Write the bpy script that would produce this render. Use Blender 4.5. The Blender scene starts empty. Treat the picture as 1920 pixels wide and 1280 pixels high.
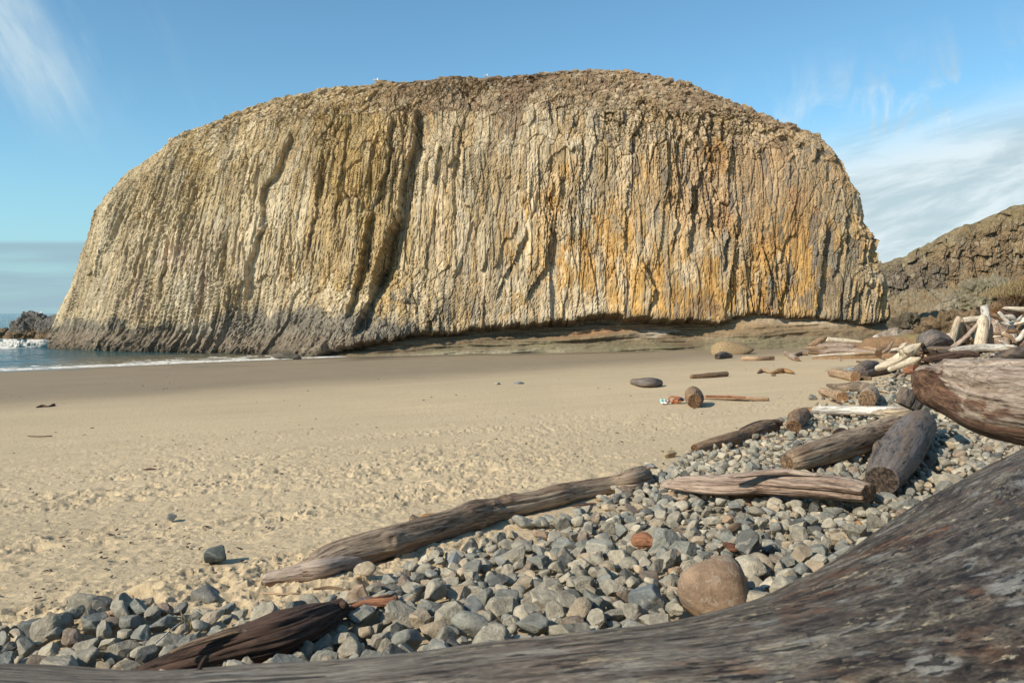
import bpy, math, random
import numpy as np
from mathutils import Vector
R = math.radians
rng = np.random.default_rng(7)
random.seed(7)
sc = bpy.context.scene
COL = sc.collection

# ------------------------------------------------------------------ camera, sky, sun
FPX, CX, CY, HOR = 1493.0, 960.0, 640.0, 586.0       # photograph's own pixels (1920 x 1280)
CAMZ = 4.0
PITCH = math.atan((CY - HOR) / FPX)
cd = bpy.data.cameras.new("camera")
cam = bpy.data.objects.new("camera", cd)
COL.objects.link(cam)
cam.location = (0, 0, CAMZ)
cam.rotation_euler = (R(90) - PITCH, 0, 0)
cd.sensor_width = 36
cd.lens = 36 * FPX / 1920
cd.clip_start = 0.05
cd.clip_end = 12000
cd.dof.use_dof = True
cd.dof.focus_distance = 16
cd.dof.aperture_fstop = 10
sc.camera = cam
sc.view_settings.view_transform = 'Standard'
sc.view_settings.look = 'None'
sc.view_settings.gamma = 1
sc.view_settings.exposure = 0.33

SUN_TRAVEL, SUN_EL = 37.0, 34.0        # light travels 37 deg from +x towards +y, sun behind left of the camera
tv = Vector((math.cos(R(SUN_TRAVEL)) * math.cos(R(SUN_EL)), math.sin(R(SUN_TRAVEL)) * math.cos(R(SUN_EL)), -math.sin(R(SUN_EL))))
ld = bpy.data.lights.new("sun", 'SUN')
ld.energy = 4.8
ld.angle = R(0.5)
ld.color = (1.0, 0.885, 0.72)
sun = bpy.data.objects.new("sun", ld)
COL.objects.link(sun)
sun.rotation_euler = tv.to_track_quat('-Z', 'Y').to_euler()


class NT:
    """small helper to write node trees"""
    def __init__(s, tree):
        s.t = tree; s.n = tree.nodes; s.l = tree.links
    def new(s, typ, props=None, **ins):
        n = s.n.new(typ)
        for k, v in (props or {}).items(): setattr(n, k, v)
        for k, v in ins.items():
            s.put(n.inputs[k.replace('_', ' ')], v)
        return n
    def put(s, sock, v):
        if isinstance(v, bpy.types.NodeSocket): s.l.new(v, sock)
        else:
            if isinstance(v, tuple) and len(v) == 3 and sock.type == 'RGBA': v = v + (1,)
            sock.default_value = v
    def m(s, op, a, b=0.0, c=None, clamp=False):
        n = s.n.new('ShaderNodeMath'); n.operation = op; n.use_clamp = clamp
        s.put(n.inputs[0], a); s.put(n.inputs[1], b)
        if c is not None: s.put(n.inputs[2], c)
        return n.outputs[0]
    def ss(s, x, a, b, lo=0.0, hi=1.0):
        n = s.n.new('ShaderNodeMapRange'); n.interpolation_type = 'SMOOTHSTEP'
        s.put(n.inputs[0], x)
        for i, v in zip((1, 2, 3, 4), (a, b, lo, hi)): n.inputs[i].default_value = v
        return n.outputs[0]
    def mix(s, f, a, b, mode='MIX'):
        n = s.n.new('ShaderNodeMix'); n.data_type = 'RGBA'; n.blend_type = mode
        s.put(n.inputs[0], f); s.put(n.inputs[6], a); s.put(n.inputs[7], b)
        return n.outputs[2]
    def noise(s, vec, scale, detail=4, rough=.55, dist=0.0):
        n = s.n.new('ShaderNodeTexNoise')
        if vec is not None: s.l.new(vec, n.inputs['Vector'])
        n.inputs['Scale'].default_value = scale; n.inputs['Detail'].default_value = detail
        n.inputs['Roughness'].default_value = rough; n.inputs['Distortion'].default_value = dist
        return n.outputs[0]
    def ramp(s, f, stops):
        n = s.n.new('ShaderNodeValToRGB'); e = n.color_ramp.elements
        while len(e) < len(stops): e.new(.5)
        for el, (p, c) in zip(e, stops):
            el.position = p; el.color = tuple(c) + (1,) if len(c) == 3 else c
        s.put(n.inputs[0], f)
        return n.outputs[0]
    def scale(s, vec, v):
        n = s.n.new('ShaderNodeVectorMath'); n.operation = 'MULTIPLY'
        s.l.new(vec, n.inputs[0]); n.inputs[1].default_value = v
        return n.outputs[0]


w = bpy.data.worlds.new("World"); sc.world = w; w.use_nodes = True
N = NT(w.node_tree); N.n.clear()
sky = N.new('ShaderNodeTexSky', dict(sky_type='NISHITA', sun_disc=False))
sky.sun_elevation = R(SUN_EL)
sky.sun_rotation = math.atan2(-tv.x, -tv.y)
sky.altitude = 0; sky.air_density = 1.0; sky.dust_density = 0.25; sky.ozone_density = 1.2
tc = N.new('ShaderNodeTexCoord'); gen = tc.outputs['Generated']
sep = N.new('ShaderNodeSeparateXYZ', Vector=gen); dx, dy, dz = sep.outputs
ady = N.m('MAXIMUM', N.m('ABSOLUTE', dy), .15)
X = N.m('DIVIDE', dx, ady); Z = N.m('DIVIDE', dz, ady)
def cvec(x, z): return N.new('ShaderNodeCombineXYZ', X=x, Y=z, Z=0.0).outputs[0]
# wisps upper left, stretched along their own run
p1 = N.m('ADD', N.m('MULTIPLY', X, .45), N.m('MULTIPLY', Z, -.9))
q1 = N.m('ADD', N.m('MULTIPLY', X, .9), N.m('MULTIPLY', Z, .45))
wis = N.noise(cvec(N.m('MULTIPLY', p1, 1.6), N.m('MULTIPLY', q1, 5.5)), 2.2, 8, .6, .5)
fine = N.noise(cvec(N.m('MULTIPLY', p1, 4.0), N.m('MULTIPLY', q1, 22.0)), 2.0, 6, .6, .8)
band = N.m('SUBTRACT', q1, N.m('ADD', -.405, N.m('MULTIPLY', N.m('ADD', p1, .55), .12)))
bandm = N.m('SUBTRACT', 1.0, N.ss(N.m('ABSOLUTE', band), 0.0, .085), clamp=True)
lw = N.m('MULTIPLY', N.m('MULTIPLY', N.m('MULTIPLY', bandm, 1.3), N.ss(Z, .17, .33)), N.m('ADD', N.ss(wis, .25, .75), N.m('MULTIPLY', N.ss(fine, .35, .8), .5)), clamp=True)
lw2 = N.m('MULTIPLY', N.m('MULTIPLY', N.ss(X, -.30, -.55), N.ss(Z, .12, .28)), N.m('MULTIPLY', N.ss(wis, .45, .8), .45))
# cloud bank lower right
slant = N.m('SUBTRACT', Z, N.m('MULTIPLY', X, .22))
rb = N.noise(cvec(N.m('MULTIPLY', X, 2.2), N.m('MULTIPLY', slant, 9.0)), 2.0, 8, .62, .4)
rfine = N.noise(cvec(N.m('MULTIPLY', X, 9.0), N.m('MULTIPLY', Z, 4.0)), 2.0, 7, .6, 1.2)
rmask = N.m('MULTIPLY', N.ss(X, .22, .42), N.ss(slant, .17, .06))
rc = N.m('MULTIPLY', rmask, N.ss(rb, .05, .42), clamp=True)
rmask2 = N.m('MULTIPLY', N.ss(X, .10, .50), N.m('MULTIPLY', N.ss(slant, .26, .12), N.ss(Z, .05, .18)))
rc2 = N.m('MULTIPLY', rmask2, N.m('MULTIPLY', N.ss(rfine, .40, .72), .8), clamp=True)
# low band at the left horizon
lb = N.noise(cvec(N.m('MULTIPLY', X, 2.0), N.m('MULTIPLY', Z, 26.0)), 1.5, 5, .5)
lbm = N.m('MULTIPLY', N.m('MULTIPLY', N.ss(X, -.25, -.45), N.ss(Z, .092, .084)), N.m('ADD', .25, N.m('MULTIPLY', N.ss(lb, .3, .6), .6)))
clear = N.mix(N.ss(Z, .26, .0, 0, .65), sky.outputs[0], (3.15, 3.75, 4.4))
c1 = N.mix(lbm, clear, (3.2, 3.2, 3.6))
c2 = N.mix(N.m('MULTIPLY', N.m('MAXIMUM', lw, lw2), .62), c1, (6.2, 5.2, 5.3))
c3 = N.mix(N.m('MULTIPLY', N.m('MAXIMUM', rc, rc2), .92), c2, N.mix(N.ss(rb, .38, .60), (5.0, 4.2, 4.3), (7.6, 5.8, 5.7)))
tint = N.mix(1.0, c3, (.84, 1.22, 1.28), 'MULTIPLY')
bg = N.new('ShaderNodeBackground', Color=tint, Strength=0.10)
wo = N.new('ShaderNodeOutputWorld', Surface=bg.outputs[0])

# ------------------------------------------------------------------ numeric noise
def _h(ix, iy, iz, seed):
    n = ix.astype(np.int64) * 374761393 + iy.astype(np.int64) * 668265263 + iz.astype(np.int64) * 1274126177 + seed * 2246822519
    n = (n & 0xffffffff).astype(np.uint32)
    n = (n ^ (n >> np.uint32(13))) * np.uint32(1274126177)
    n = (n ^ (n >> np.uint32(16))) * np.uint32(2246822519)
    return n ^ (n >> np.uint32(15))
def _hf(ix, iy, iz, seed): return _h(ix, iy, iz, seed).astype(np.float32) / np.float32(4294967295.0)
def vn(x, y, z=None, seed=0):
    x = np.asarray(x, np.float64); y = np.asarray(y, np.float64)
    z = np.zeros_like(x) if z is None else np.asarray(z, np.float64)
    x0, y0, z0 = np.floor(x), np.floor(y), np.floor(z)
    fx, fy, fz = x - x0, y - y0, z - z0
    u, v, q = [f * f * f * (f * (f * 6 - 15) + 10) for f in (fx, fy, fz)]
    x0, y0, z0 = x0.astype(np.int64), y0.astype(np.int64), z0.astype(np.int64)
    g = lambda a, b, c: _hf(x0 + a, y0 + b, z0 + c, seed)
    a = g(0,0,0) * (1-u) + g(1,0,0) * u; b = g(0,1,0) * (1-u) + g(1,1,0) * u
    c = g(0,0,1) * (1-u) + g(1,0,1) * u; d = g(0,1,1) * (1-u) + g(1,1,1) * u
    return ((a*(1-v)+b*v) * (1-q) + (c*(1-v)+d*v) * q) * 2 - 1
def fbm(x, y, z=None, o=4, seed=0, g=.5):
    z = np.zeros_like(np.asarray(x, float)) if z is None else z
    s, a, t, f = 0, 1.0, 0, 1.0
    for i in range(o):
        s = s + a * vn(x*f + 7.3*i, y*f + 3.1*i, z*f + 1.7*i, seed + i); t += a; a *= g; f *= 2.03
    return s / t
def voro(x, y, z, seed=0, jit=.9):
    """nearest cell of a jittered grid: random numbers of the cell, F1, F2, offset from its centre"""
    x = x.astype(np.float32); y = y.astype(np.float32); z = z.astype(np.float32)
    x0, y0, z0 = np.floor(x).astype(np.int64), np.floor(y).astype(np.int64), np.floor(z).astype(np.int64)
    f1 = np.full(x.shape, 9., np.float32); f2 = f1.copy()
    bx = np.zeros_like(f1); by = bx.copy(); bz = bx.copy(); bid = np.zeros(x.shape, np.uint32)
    for i in (-1, 0, 1):
        for j in (-1, 0, 1):
            for k in (-1, 0, 1):
                a, b, c = x0+i, y0+j, z0+k
                h = _h(a, b, c, seed)
                r1 = (h & np.uint32(1023)).astype(np.float32) / 1023
                r2 = ((h >> np.uint32(10)) & np.uint32(1023)).astype(np.float32) / 1023
                r3 = ((h >> np.uint32(20)) & np.uint32(1023)).astype(np.float32) / 1023
                ox = x - (a + .5 + (r1-.5)*jit); oy = y - (b + .5 + (r2-.5)*jit); oz = z - (c + .5 + (r3-.5)*jit)
                d = np.sqrt(ox*ox + oy*oy + oz*oz)
                m = d < f1
                f2 = np.where(m, f1, np.minimum(f2, d)); f1 = np.where(m, d, f1)
                bx = np.where(m, ox, bx); by = np.where(m, oy, by); bz = np.where(m, oz, bz); bid = np.where(m, h, bid)
    def r(k):
        n = (bid ^ np.uint32((k * 2654435761) & 0xffffffff)) * np.uint32(2246822519)
        n = (n ^ (n >> np.uint32(13))) * np.uint32(1274126177)
        return (n ^ (n >> np.uint32(16))).astype(np.float32) / np.float32(4294967295.0)
    return r, f1, f2, (bx, by, bz)
def sst(x, a, b):
    t = np.clip((x - a) / (b - a), 0, 1); return t*t*(3-2*t)

# ------------------------------------------------------------------ ground shape
def shore(x, y): return .66 * (x + 35) - .752 * (y - 55)          # metres inland from the waterline
def edge(x, y):                                                     # metres right of where the cobbles begin
    yb = [0, 4.2, 4.9, 5.5, 6.2, 8.5, 11.7, 18.7, 30, 42, 60, 100]
    xb = [-14, -5, -3.0, -1.8, -1.1, .35, 2.3, 6.6, 13.8, 22, 38, 62]
    return (x - np.interp(y, yb, xb)) * .8
def ground(x, y):
    x = np.asarray(x, float); y = np.asarray(y, float)
    d = shore(x, y)
    h = np.interp(d, [-400, -60, 0, 11, 33, 50, 60, 66, 80, 400], [-6, -2.2, 0, .26, .9, 1.4, 1.9, 2.4, 2.6, 4])
    e = edge(x, y)
    h = h + 1.5 * sst(e, -1, 8) * sst(y, 9, 28) + .35 * sst(e, 0, 2.5) * sst(y, 9, 14)*0
    return h
def ray(px, py):
    b = (CY - py) / FPX; a = (px - CX) / FPX
    c, s = math.cos(PITCH), math.sin(PITCH)
    v = np.array([a, c + b * s, -s + b * c]); return v / v[1]
def at(px, py, lift=0.0, rpx=0.0, k=.8):
    """world point where the line of sight meets the ground (raised by lift and by k radii)"""
    v = ray(px, py)
    ys = np.geomspace(.8, 400, 6000)
    g = ground(v[0]*ys, ys) + lift + k * rpx * ys / FPX
    z = CAMZ + v[2]*ys
    i = np.argmax(z < g)
    if z[i] >= g[i]: i = len(ys) - 1
    return np.array([v[0]*ys[i], ys[i], z[i]])
def on(px, py, y):
    v = ray(px, py); return np.array([v[0]*y, y, CAMZ + v[2]*y])

# ------------------------------------------------------------------ mesh helpers
def mk(name, V, F4=None, F3=None, mat=None, parent=None, smooth=True, attrs=None, loc=None):
    me = bpy.data.meshes.new(name)
    V = np.ascontiguousarray(V, np.float32)
    if loc is not None: V = V - np.array(loc, np.float32)
    n4 = 0 if F4 is None else len(F4); n3 = 0 if F3 is None else len(F3)
    me.vertices.add(len(V)); me.vertices.foreach_set('co', V.ravel())
    idx = np.concatenate([np.asarray(F, np.int32).ravel() for F in (F4, F3) if F is not None])
    st = np.concatenate([np.arange(n4) * 4, n4 * 4 + np.arange(n3) * 3]).astype(np.int32)
    me.loops.add(len(idx)); me.loops.foreach_set('vertex_index', idx)
    me.polygons.add(n4 + n3); me.polygons.foreach_set('loop_start', st)
    me.polygons.foreach_set('use_smooth', np.full(n4 + n3, smooth))
    for k, a in (attrs or {}).items():
        a = np.asarray(a, np.float32)
        if a.ndim == 1: at_ = me.attributes.new(k, 'FLOAT', 'POINT'); at_.data.foreach_set('value', a)
        elif k.startswith('v_'): at_ = me.attributes.new(k, 'FLOAT_VECTOR', 'POINT'); at_.data.foreach_set('vector', a.ravel())
        else:
            at_ = me.attributes.new(k, 'FLOAT_COLOR', 'POINT')
            c = np.ones((len(a), 4), np.float32); c[:, :3] = a; at_.data.foreach_set('color', c.ravel())
    me.update(calc_edges=True)
    if mat: me.materials.append(mat)
    o = bpy.data.objects.new(name, me); COL.objects.link(o)
    if loc is not None: o.location = loc
    if parent:
        o.parent = parent
        o.matrix_parent_inverse = parent.matrix_world.inverted() if False else o.matrix_parent_inverse
    return o
def gridf(nr, nc, wrap=False):
    i = np.arange(nr-1)[:, None]; j = np.arange(nc if wrap else nc-1)[None, :]
    jn = (j+1) % nc
    return np.stack([i*nc+j, i*nc+jn, (i+1)*nc+jn, (i+1)*nc+j], -1).reshape(-1, 4)
def tag(o, label=None, cat=None, group=None, kind=None):
    if label: o['label'] = label
    if cat: o['category'] = cat
    if group: o['group'] = group
    if kind: o['kind'] = kind
    return o
def empty(name, loc=(0, 0, 0)):
    o = bpy.data.objects.new(name, None); COL.objects.link(o); o.location = loc; o.empty_display_size = .1
    return o
def part(o, thing):
    """make o a child of thing, keeping its place in the world"""
    o.parent = thing
    o.location = Vector(o.location) - Vector(thing.location)
    return o

# ------------------------------------------------------------------ materials
def material(name):
    m = bpy.data.materials.new(name); m.use_nodes = True
    n = NT(m.node_tree); n.n.clear()
    out = n.new('ShaderNodeOutputMaterial'); b = n.new('ShaderNodeBsdfPrincipled')
    n.l.new(b.outputs[0], out.inputs[0])
    return m, n, b
def bump(n, h, dist, strength=1.0, normal=None):
    k = n.new('ShaderNodeBump', Height=h, Distance=dist, Strength=strength)
    if normal is not None: n.l.new(normal, k.inputs['Normal'])
    return k.outputs[0]
def attr(n, name, out='Color'):
    a = n.new('ShaderNodeAttribute'); a.attribute_name = name; return a.outputs[out]
def pos(n): return n.new('ShaderNodeNewGeometry').outputs['Position']

def rock_mat(name, scale=1.0, bd=.05, rough=.9, contrast=(.72, 1.25)):
    m, n, b = material(name)
    p = pos(n)
    c = attr(n, 'Col')
    f = n.noise(n.scale(p, (1, 1, .45)), 3.0*scale, 7, .65)
    f2 = n.noise(n.scale(p, (1, 1, .14)), 8.0*scale, 5, .6)
    k = n.m('MULTIPLY', n.ss(f, .3, .7, contrast[0], contrast[1]), n.ss(f2, .3, .7, .85, 1.12))
    col = n.mix(1.0, c, n.new('ShaderNodeCombineXYZ', X=k, Y=k, Z=k).outputs[0], 'MULTIPLY')
    n.put(b.inputs['Base Color'], col)
    b.inputs['Roughness'].default_value = rough
    b.inputs['Specular IOR Level'].default_value = .25
    n.put(b.inputs['Normal'], bump(n, n.m('ADD', f, n.m('MULTIPLY', f2, .6)), bd, .8))
    return m
M_cliff = rock_mat('basalt', 1.0, .06)
M_ridge = rock_mat('basalt_ridge', .8, .15)
M_ledge = rock_mat('sandstone', 1.2, .03, .8, (.8, 1.15))

def wood(name, dark, light, stain=None, scale=26.0, crack=.6, rough=.85, stainamt=.5):
    m, n, b = material(name)
    g = attr(n, 'v_grain', 'Vector')
    oi = n.new('ShaderNodeObjectInfo')
    off = n.new('ShaderNodeVectorMath', dict(operation='ADD')); n.l.new(g, off.inputs[0])
    rr = n.m('MULTIPLY', oi.outputs['Random'], 37.0); n.l.new(n.new('ShaderNodeCombineXYZ', X=rr, Y=rr, Z=rr).outputs[0], off.inputs[1])
    g = off.outputs[0]
    a = n.noise(g, scale, 8, .68, .3)
    f = n.noise(g, scale*4.5, 5, .6)
    big = n.noise(g, scale*.12, 4, .55)
    t = n.m('ADD', n.m('MULTIPLY', a, .72), n.m('ADD', n.m('MULTIPLY', f, .3), n.m('MULTIPLY', n.m('SUBTRACT', big, .5), .55)))
    mid = tuple((x+y)/2*.9 for x, y in zip(dark, light))
    col = n.ramp(t, [(.36, tuple(x*.7 for x in dark)), (.47, mid), (.58, light), (.72, tuple(min(1, x*1.35) for x in light))])
    if stain:
        col = n.mix(n.m('MULTIPLY', n.ss(n.noise(g, scale*.25, 6, .65, .6), .50, .60), stainamt), col, stain)
    ck = n.ss(n.noise(g, scale*2.0, 3, .5), .36, .30)
    col = n.mix(n.m('MULTIPLY', ck, crack), col, tuple(x*.35 for x in dark))
    col = n.mix(attr(n, 'cut', 'Fac'), col, n.mix(n.ss(n.noise(pos(n), 30, 6, .7), .4, .62), tuple(x*.6 for x in dark), (light[0]*.75, light[1]*.62, light[2]*.48)))
    n.put(b.inputs['Base Color'], col)
    b.inputs['Roughness'].default_value = rough
    b.inputs['Specular IOR Level'].default_value = .3
    n.put(b.inputs['Normal'], bump(n, n.m('SUBTRACT', n.m('ADD', a, n.m('MULTIPLY', f, .5)), ck), .02, 1.0))
    return m
W = dict(
    grey=wood('wood_grey', (.11, .075, .05), (.37, .285, .20), (.20, .12, .07)),
    slab=wood('wood_slab', (.14, .085, .055), (.40, .30, .23), (.50, .42, .34)),
    brown=wood('wood_brown', (.07, .042, .026), (.25, .165, .10), (.30, .18, .09)),
    dark=wood('wood_dark', (.022, .014, .010), (.085, .05, .035), (.13, .08, .055)),
    black=wood('wood_charcoal', (.035, .03, .027), (.16, .135, .12), (.22, .15, .09), scale=22),
    white=wood('wood_bleached', (.30, .23, .15), (.66, .57, .44), (.42, .32, .20)),
    silver=wood('wood_silver', (.27, .24, .20), (.60, .57, .51), (.40, .24, .12), stainamt=.35),
    orange=wood('wood_orange', (.16, .085, .035), (.46, .27, .12), (.30, .15, .06)),
    red=wood('wood_red', (.08, .03, .018), (.28, .13, .07)),
    tan=wood('wood_tan', (.20, .12, .07), (.42, .29, .18), (.30, .2, .12)),
)
# big log at the right: pale top face, brown fibrous underside
def big_wood():
    m, n, b = material('wood_two_tone')
    g = attr(n, 'v_grain', 'Vector')
    a = n.noise(g, 20, 9, .7, .5); f = n.noise(g, 70, 6, .65)
    t = n.m('ADD', n.m('MULTIPLY', a, .7), n.m('MULTIPLY', f, .32))
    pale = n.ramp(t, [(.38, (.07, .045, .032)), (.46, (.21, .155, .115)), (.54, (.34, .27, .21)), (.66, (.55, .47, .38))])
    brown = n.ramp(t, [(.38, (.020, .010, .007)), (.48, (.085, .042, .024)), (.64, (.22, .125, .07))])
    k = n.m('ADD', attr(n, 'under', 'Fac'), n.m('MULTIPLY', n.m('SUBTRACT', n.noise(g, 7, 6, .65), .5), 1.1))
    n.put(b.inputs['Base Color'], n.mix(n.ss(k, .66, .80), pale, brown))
    b.inputs['Roughness'].default_value = .85
    n.put(b.inputs['Normal'], bump(n, n.m('ADD', a, n.m('MULTIPLY', f, .6)), .03, 1.0))
    return m
W['two'] = big_wood()
def fore_wood():
    m, n, b = material('wood_weathered')
    g = attr(n, 'v_grain', 'Vector')
    g2 = n.scale(g, (1, 1, .30))
    a = n.noise(g2, 48, 8, .64, .5); f = n.noise(g, 150, 5, .65, .4); big = n.noise(g, 7, 5, .6, .6)
    big2 = n.noise(g, 12, 6, .62, 1.2)
    t = n.m('ADD', n.m('MULTIPLY', a, .52), n.m('ADD', n.m('MULTIPLY', f, .20), n.m('MULTIPLY', big2, .33)))
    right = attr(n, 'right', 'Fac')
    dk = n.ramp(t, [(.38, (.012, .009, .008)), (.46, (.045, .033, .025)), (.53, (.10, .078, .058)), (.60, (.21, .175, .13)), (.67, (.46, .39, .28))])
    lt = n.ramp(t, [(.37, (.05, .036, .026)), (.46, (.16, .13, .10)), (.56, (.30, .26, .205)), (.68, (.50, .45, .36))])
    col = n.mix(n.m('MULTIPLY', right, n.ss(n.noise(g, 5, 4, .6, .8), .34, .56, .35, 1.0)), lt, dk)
    blot = n.noise(g, 19, 7, .62, 1.5)
    fl = n.noise(n.scale(g, (1, 1, .5)), 380, 4, .6)
    kf = n.ss(fl, .35, .65, .62, 1.3)
    col = n.mix(1.0, col, n.new('ShaderNodeCombineXYZ', X=kf, Y=kf, Z=kf).outputs[0], 'MULTIPLY')
    zone = n.noise(pos(n), 3.2, 4, .6, .8)
    rust = n.m('MULTIPLY', n.m('MULTIPLY', n.ss(zone, .47, .60), n.ss(blot, .42, .56)), n.m('ADD', .25, n.m('MULTIPLY', right, .75)))
    col = n.mix(n.m('MULTIPLY', rust, .9), col, n.mix(n.ss(a, .42, .6), (.035, .015, .008), (.19, .085, .038)))
    flake = n.noise(n.scale(g, (1, 1, .8)), 62, 7, .66, .8)
    fm = n.m('MULTIPLY', n.ss(flake, .575, .605), n.ss(n.noise(g, 8.0, 5, .6), .47, .56))
    col = n.mix(n.m('MULTIPLY', fm, .9), col, n.mix(n.ss(fl, .4, .6), (.36, .27, .15), (.62, .52, .36)))
    sil = n.m('MULTIPLY', n.ss(n.noise(g2, 26, 6, .62, .4), .56, .62), n.ss(zone, .56, .44))
    col = n.mix(n.m('MULTIPLY', sil, .6), col, (.40, .385, .34))
    col = n.mix(n.m('MULTIPLY', n.ss(n.noise(g, 24, 5, .6, .8), .70, .73), .6), col, (.20, .25, .12))
    crk = n.m('MULTIPLY', n.ss(n.noise(g2, 90, 4, .55, .2), .41, .37), n.ss(big2, .34, .5))
    col = n.mix(n.m('MULTIPLY', crk, .85), col, (.012, .008, .006))
    n.put(b.inputs['Base Color'], col)
    b.inputs['Roughness'].default_value = .7
    b.inputs['Specular IOR Level'].default_value = .35
    n.put(b.inputs['Normal'], bump(n, n.m('ADD', a, n.m('ADD', n.m('MULTIPLY', f, .5), n.m('ADD', n.m('MULTIPLY', fl, .15), n.m('SUBTRACT', n.m('MULTIPLY', fm, .5), crk)))), .022, 1.0))
    return m
W['fore'] = fore_wood()

def cobble_mat(name, per_object, s_=1.6, bd_=.25):
    m, n, b = material(name)
    if per_object:
        oi = n.new('ShaderNodeObjectInfo'); c = oi.outputs['Color']
        tcn = n.new('ShaderNodeTexCoord').outputs['Object']
        off = n.new('ShaderNodeVectorMath', dict(operation='ADD')); n.l.new(tcn, off.inputs[0])
        r = n.m('MULTIPLY', oi.outputs['Random'], 50.0); n.l.new(n.new('ShaderNodeCombineXYZ', X=r, Y=r, Z=r).outputs[0], off.inputs[1])
        p = off.outputs[0]; s = s_
    else:
        c = attr(n, 'Col'); p = pos(n); s = 11.0
    a = n.noise(p, s, 6, .62); f = n.noise(p, s*7, 5, .65)
    k = n.m('MULTIPLY', n.ss(a, .3, .7, .72, 1.25), n.ss(f, .3, .7, .86, 1.12))
    col = n.mix(1.0, c, n.new('ShaderNodeCombineXYZ', X=k, Y=k, Z=k).outputs[0], 'MULTIPLY')
    col = n.mix(n.m('MULTIPLY', n.ss(n.noise(p, s*1.3, 5, .6, .7), .57, .63), .45), col, (.36, .32, .25))
    n.put(b.inputs['Base Color'], col); b.inputs['Roughness'].default_value = .82
    b.inputs['Specular IOR Level'].default_value = .3
    n.put(b.inputs['Normal'], bump(n, n.m('ADD', a, n.m('MULTIPLY', f, .35)), bd_ if per_object else .012, .45 if per_object else .6))
    return m
M_cob = cobble_mat('cobble', True)
M_peb = cobble_mat('pebble', False)
M_bld = cobble_mat('boulder_stone', True, 9.0, .05)

def plain(name, col, rough=.8, var=.25, sc_=20.0):
    m, n, b = material(name)
    k = n.ss(n.noise(pos(n), sc_, 4), .3, .7, 1-var, 1+var)
    n.put(b.inputs['Base Color'], n.mix(1.0, col, n.new('ShaderNodeCombineXYZ', X=k, Y=k, Z=k).outputs[0], 'MULTIPLY'))
    b.inputs['Roughness'].default_value = rough
    return m

# ------------------------------------------------------------------ sand (ground sheet) and sea
DRY = np.array([.51, .405, .26]); DAMP = np.array([.255, .205, .138]); WET = np.array([.16, .13, .092])
def build_sea():
    th = np.concatenate([np.linspace(-80, -36, 60)[:-1], np.linspace(-36, 3, 620)])
    rr = 1/np.linspace(1/44, 1/6000, 430)
    T, Q = np.meshgrid(np.radians(th), rr)
    x = Q*np.sin(T); y = Q*np.cos(T); d = shore(x, y)
    far = sst(Q, 60, 160)
    z = .03*fbm(x*.9, y*1.1, o=4, seed=51)*sst(d, 0, -6)
    z = z + .35*far*fbm(x*.12, y*.22, o=4, seed=52)*sst(Q, 2500, 300)
    # the breaker by the reef
    cr = y - (92 + .28*(x+57) + 1.2*vn(x*.15, x*0, seed=53))
    br = np.exp(-(np.where(cr > 0, cr/3.2, cr/1.3))**2)*sst(x, -40, -52)
    z = z + .85*br
    cr2 = y - (150 + .1*x); br2 = np.exp(-(cr2/3)**2)*sst(x, -60, -75); z = z + .8*br2
    # swash lines near the sand
    for k, (dk, am) in enumerate([(-.6, .05), (-3.5, .07), (-7.5, .08), (-12, .10)]):
        z = z + am*np.exp(-((d-dk-1.2*fbm(x*.12, y*.12, o=2, seed=60+k))/.7)**2)
    n1 = fbm(x*.9, y*.9, o=5, seed=71, g=.62); n2 = fbm(x*.25, y*.8, o=4, seed=72)
    foam = np.clip(sst(d, -3.4, -1.2)*(.8 + 1.2*n1), 0, 1)
    foam = np.maximum(foam, sst(n1*.7 + n2*.6, .12, .30)*np.exp(-((d+3.2)/2.2)**2)*.8)
    # lacy streaks in the thin water towards the rock
    lace = sst(fbm(x*.5, y*1.6, o=5, seed=73, g=.6), .10, .26)
    foam = np.maximum(foam, lace*sst(d, -11, -4)*sst(x, -42, -26)*.75)
    foam = np.maximum(foam, sst(n1, -.30, .10)*sst(x, -52, -57)*np.exp(-((cr+.4)/5.0)**2))
    foam = np.maximum(foam, sst(n1, -.1, .2)*br2*1.0)
    foam = np.maximum(foam, np.exp(-((x+50)/3.5)**2-((y-95.5)/2.4)**2)*sst(n1, -.3, .2))
    foam = np.maximum(foam, sst(n2+.4*n1, .42, .55)*far*.7)
    shallow = sst(d, -22, -3)*sst(x, -48, -30)
    m, n, b = material('sea_water')
    p = pos(n)
    fo = attr(n, 'foam', 'Fac'); sh = attr(n, 'shallow', 'Fac')
    rip = n.noise(n.scale(p, (1, 1.6, 1)), 1.6, 6, .6, .3)
    base = n.mix(sh, n.mix(n.ss(rip, .35, .65), (.012, .050, .058), (.03, .09, .10)), (.15, .125, .075))
    lacy = n.ss(n.noise(p, 2.4, 6, .65, 1.0), .38, .55)
    f2 = n.m('MULTIPLY', n.ss(fo, .15, .65), n.m('ADD', n.m('MULTIPLY', lacy, .6), .45), clamp=True)
    n.put(b.inputs['Base Color'], n.mix(f2, base, (.72, .70, .64)))
    n.put(b.inputs['Roughness'], n.m('ADD', .09, n.m('MULTIPLY', f2, .7)))
    b.inputs['IOR'].default_value = 1.33
    n.put(b.inputs['Normal'], bump(n, n.m('ADD', n.m('ADD', rip, n.m('MULTIPLY', n.noise(n.scale(p, (.25, .5, 1)), 1.0, 5, .6), 3.0)), n.m('MULTIPLY', fo, .8)), .16, 1.0))
    o = mk('sea', np.stack([x, y, z], -1).reshape(-1, 3), gridf(len(rr), len(th)), mat=m,
           attrs={'foam': foam.ravel(), 'shallow': shallow.ravel()})
    tag(o, kind='structure')
build_sea()

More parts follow.
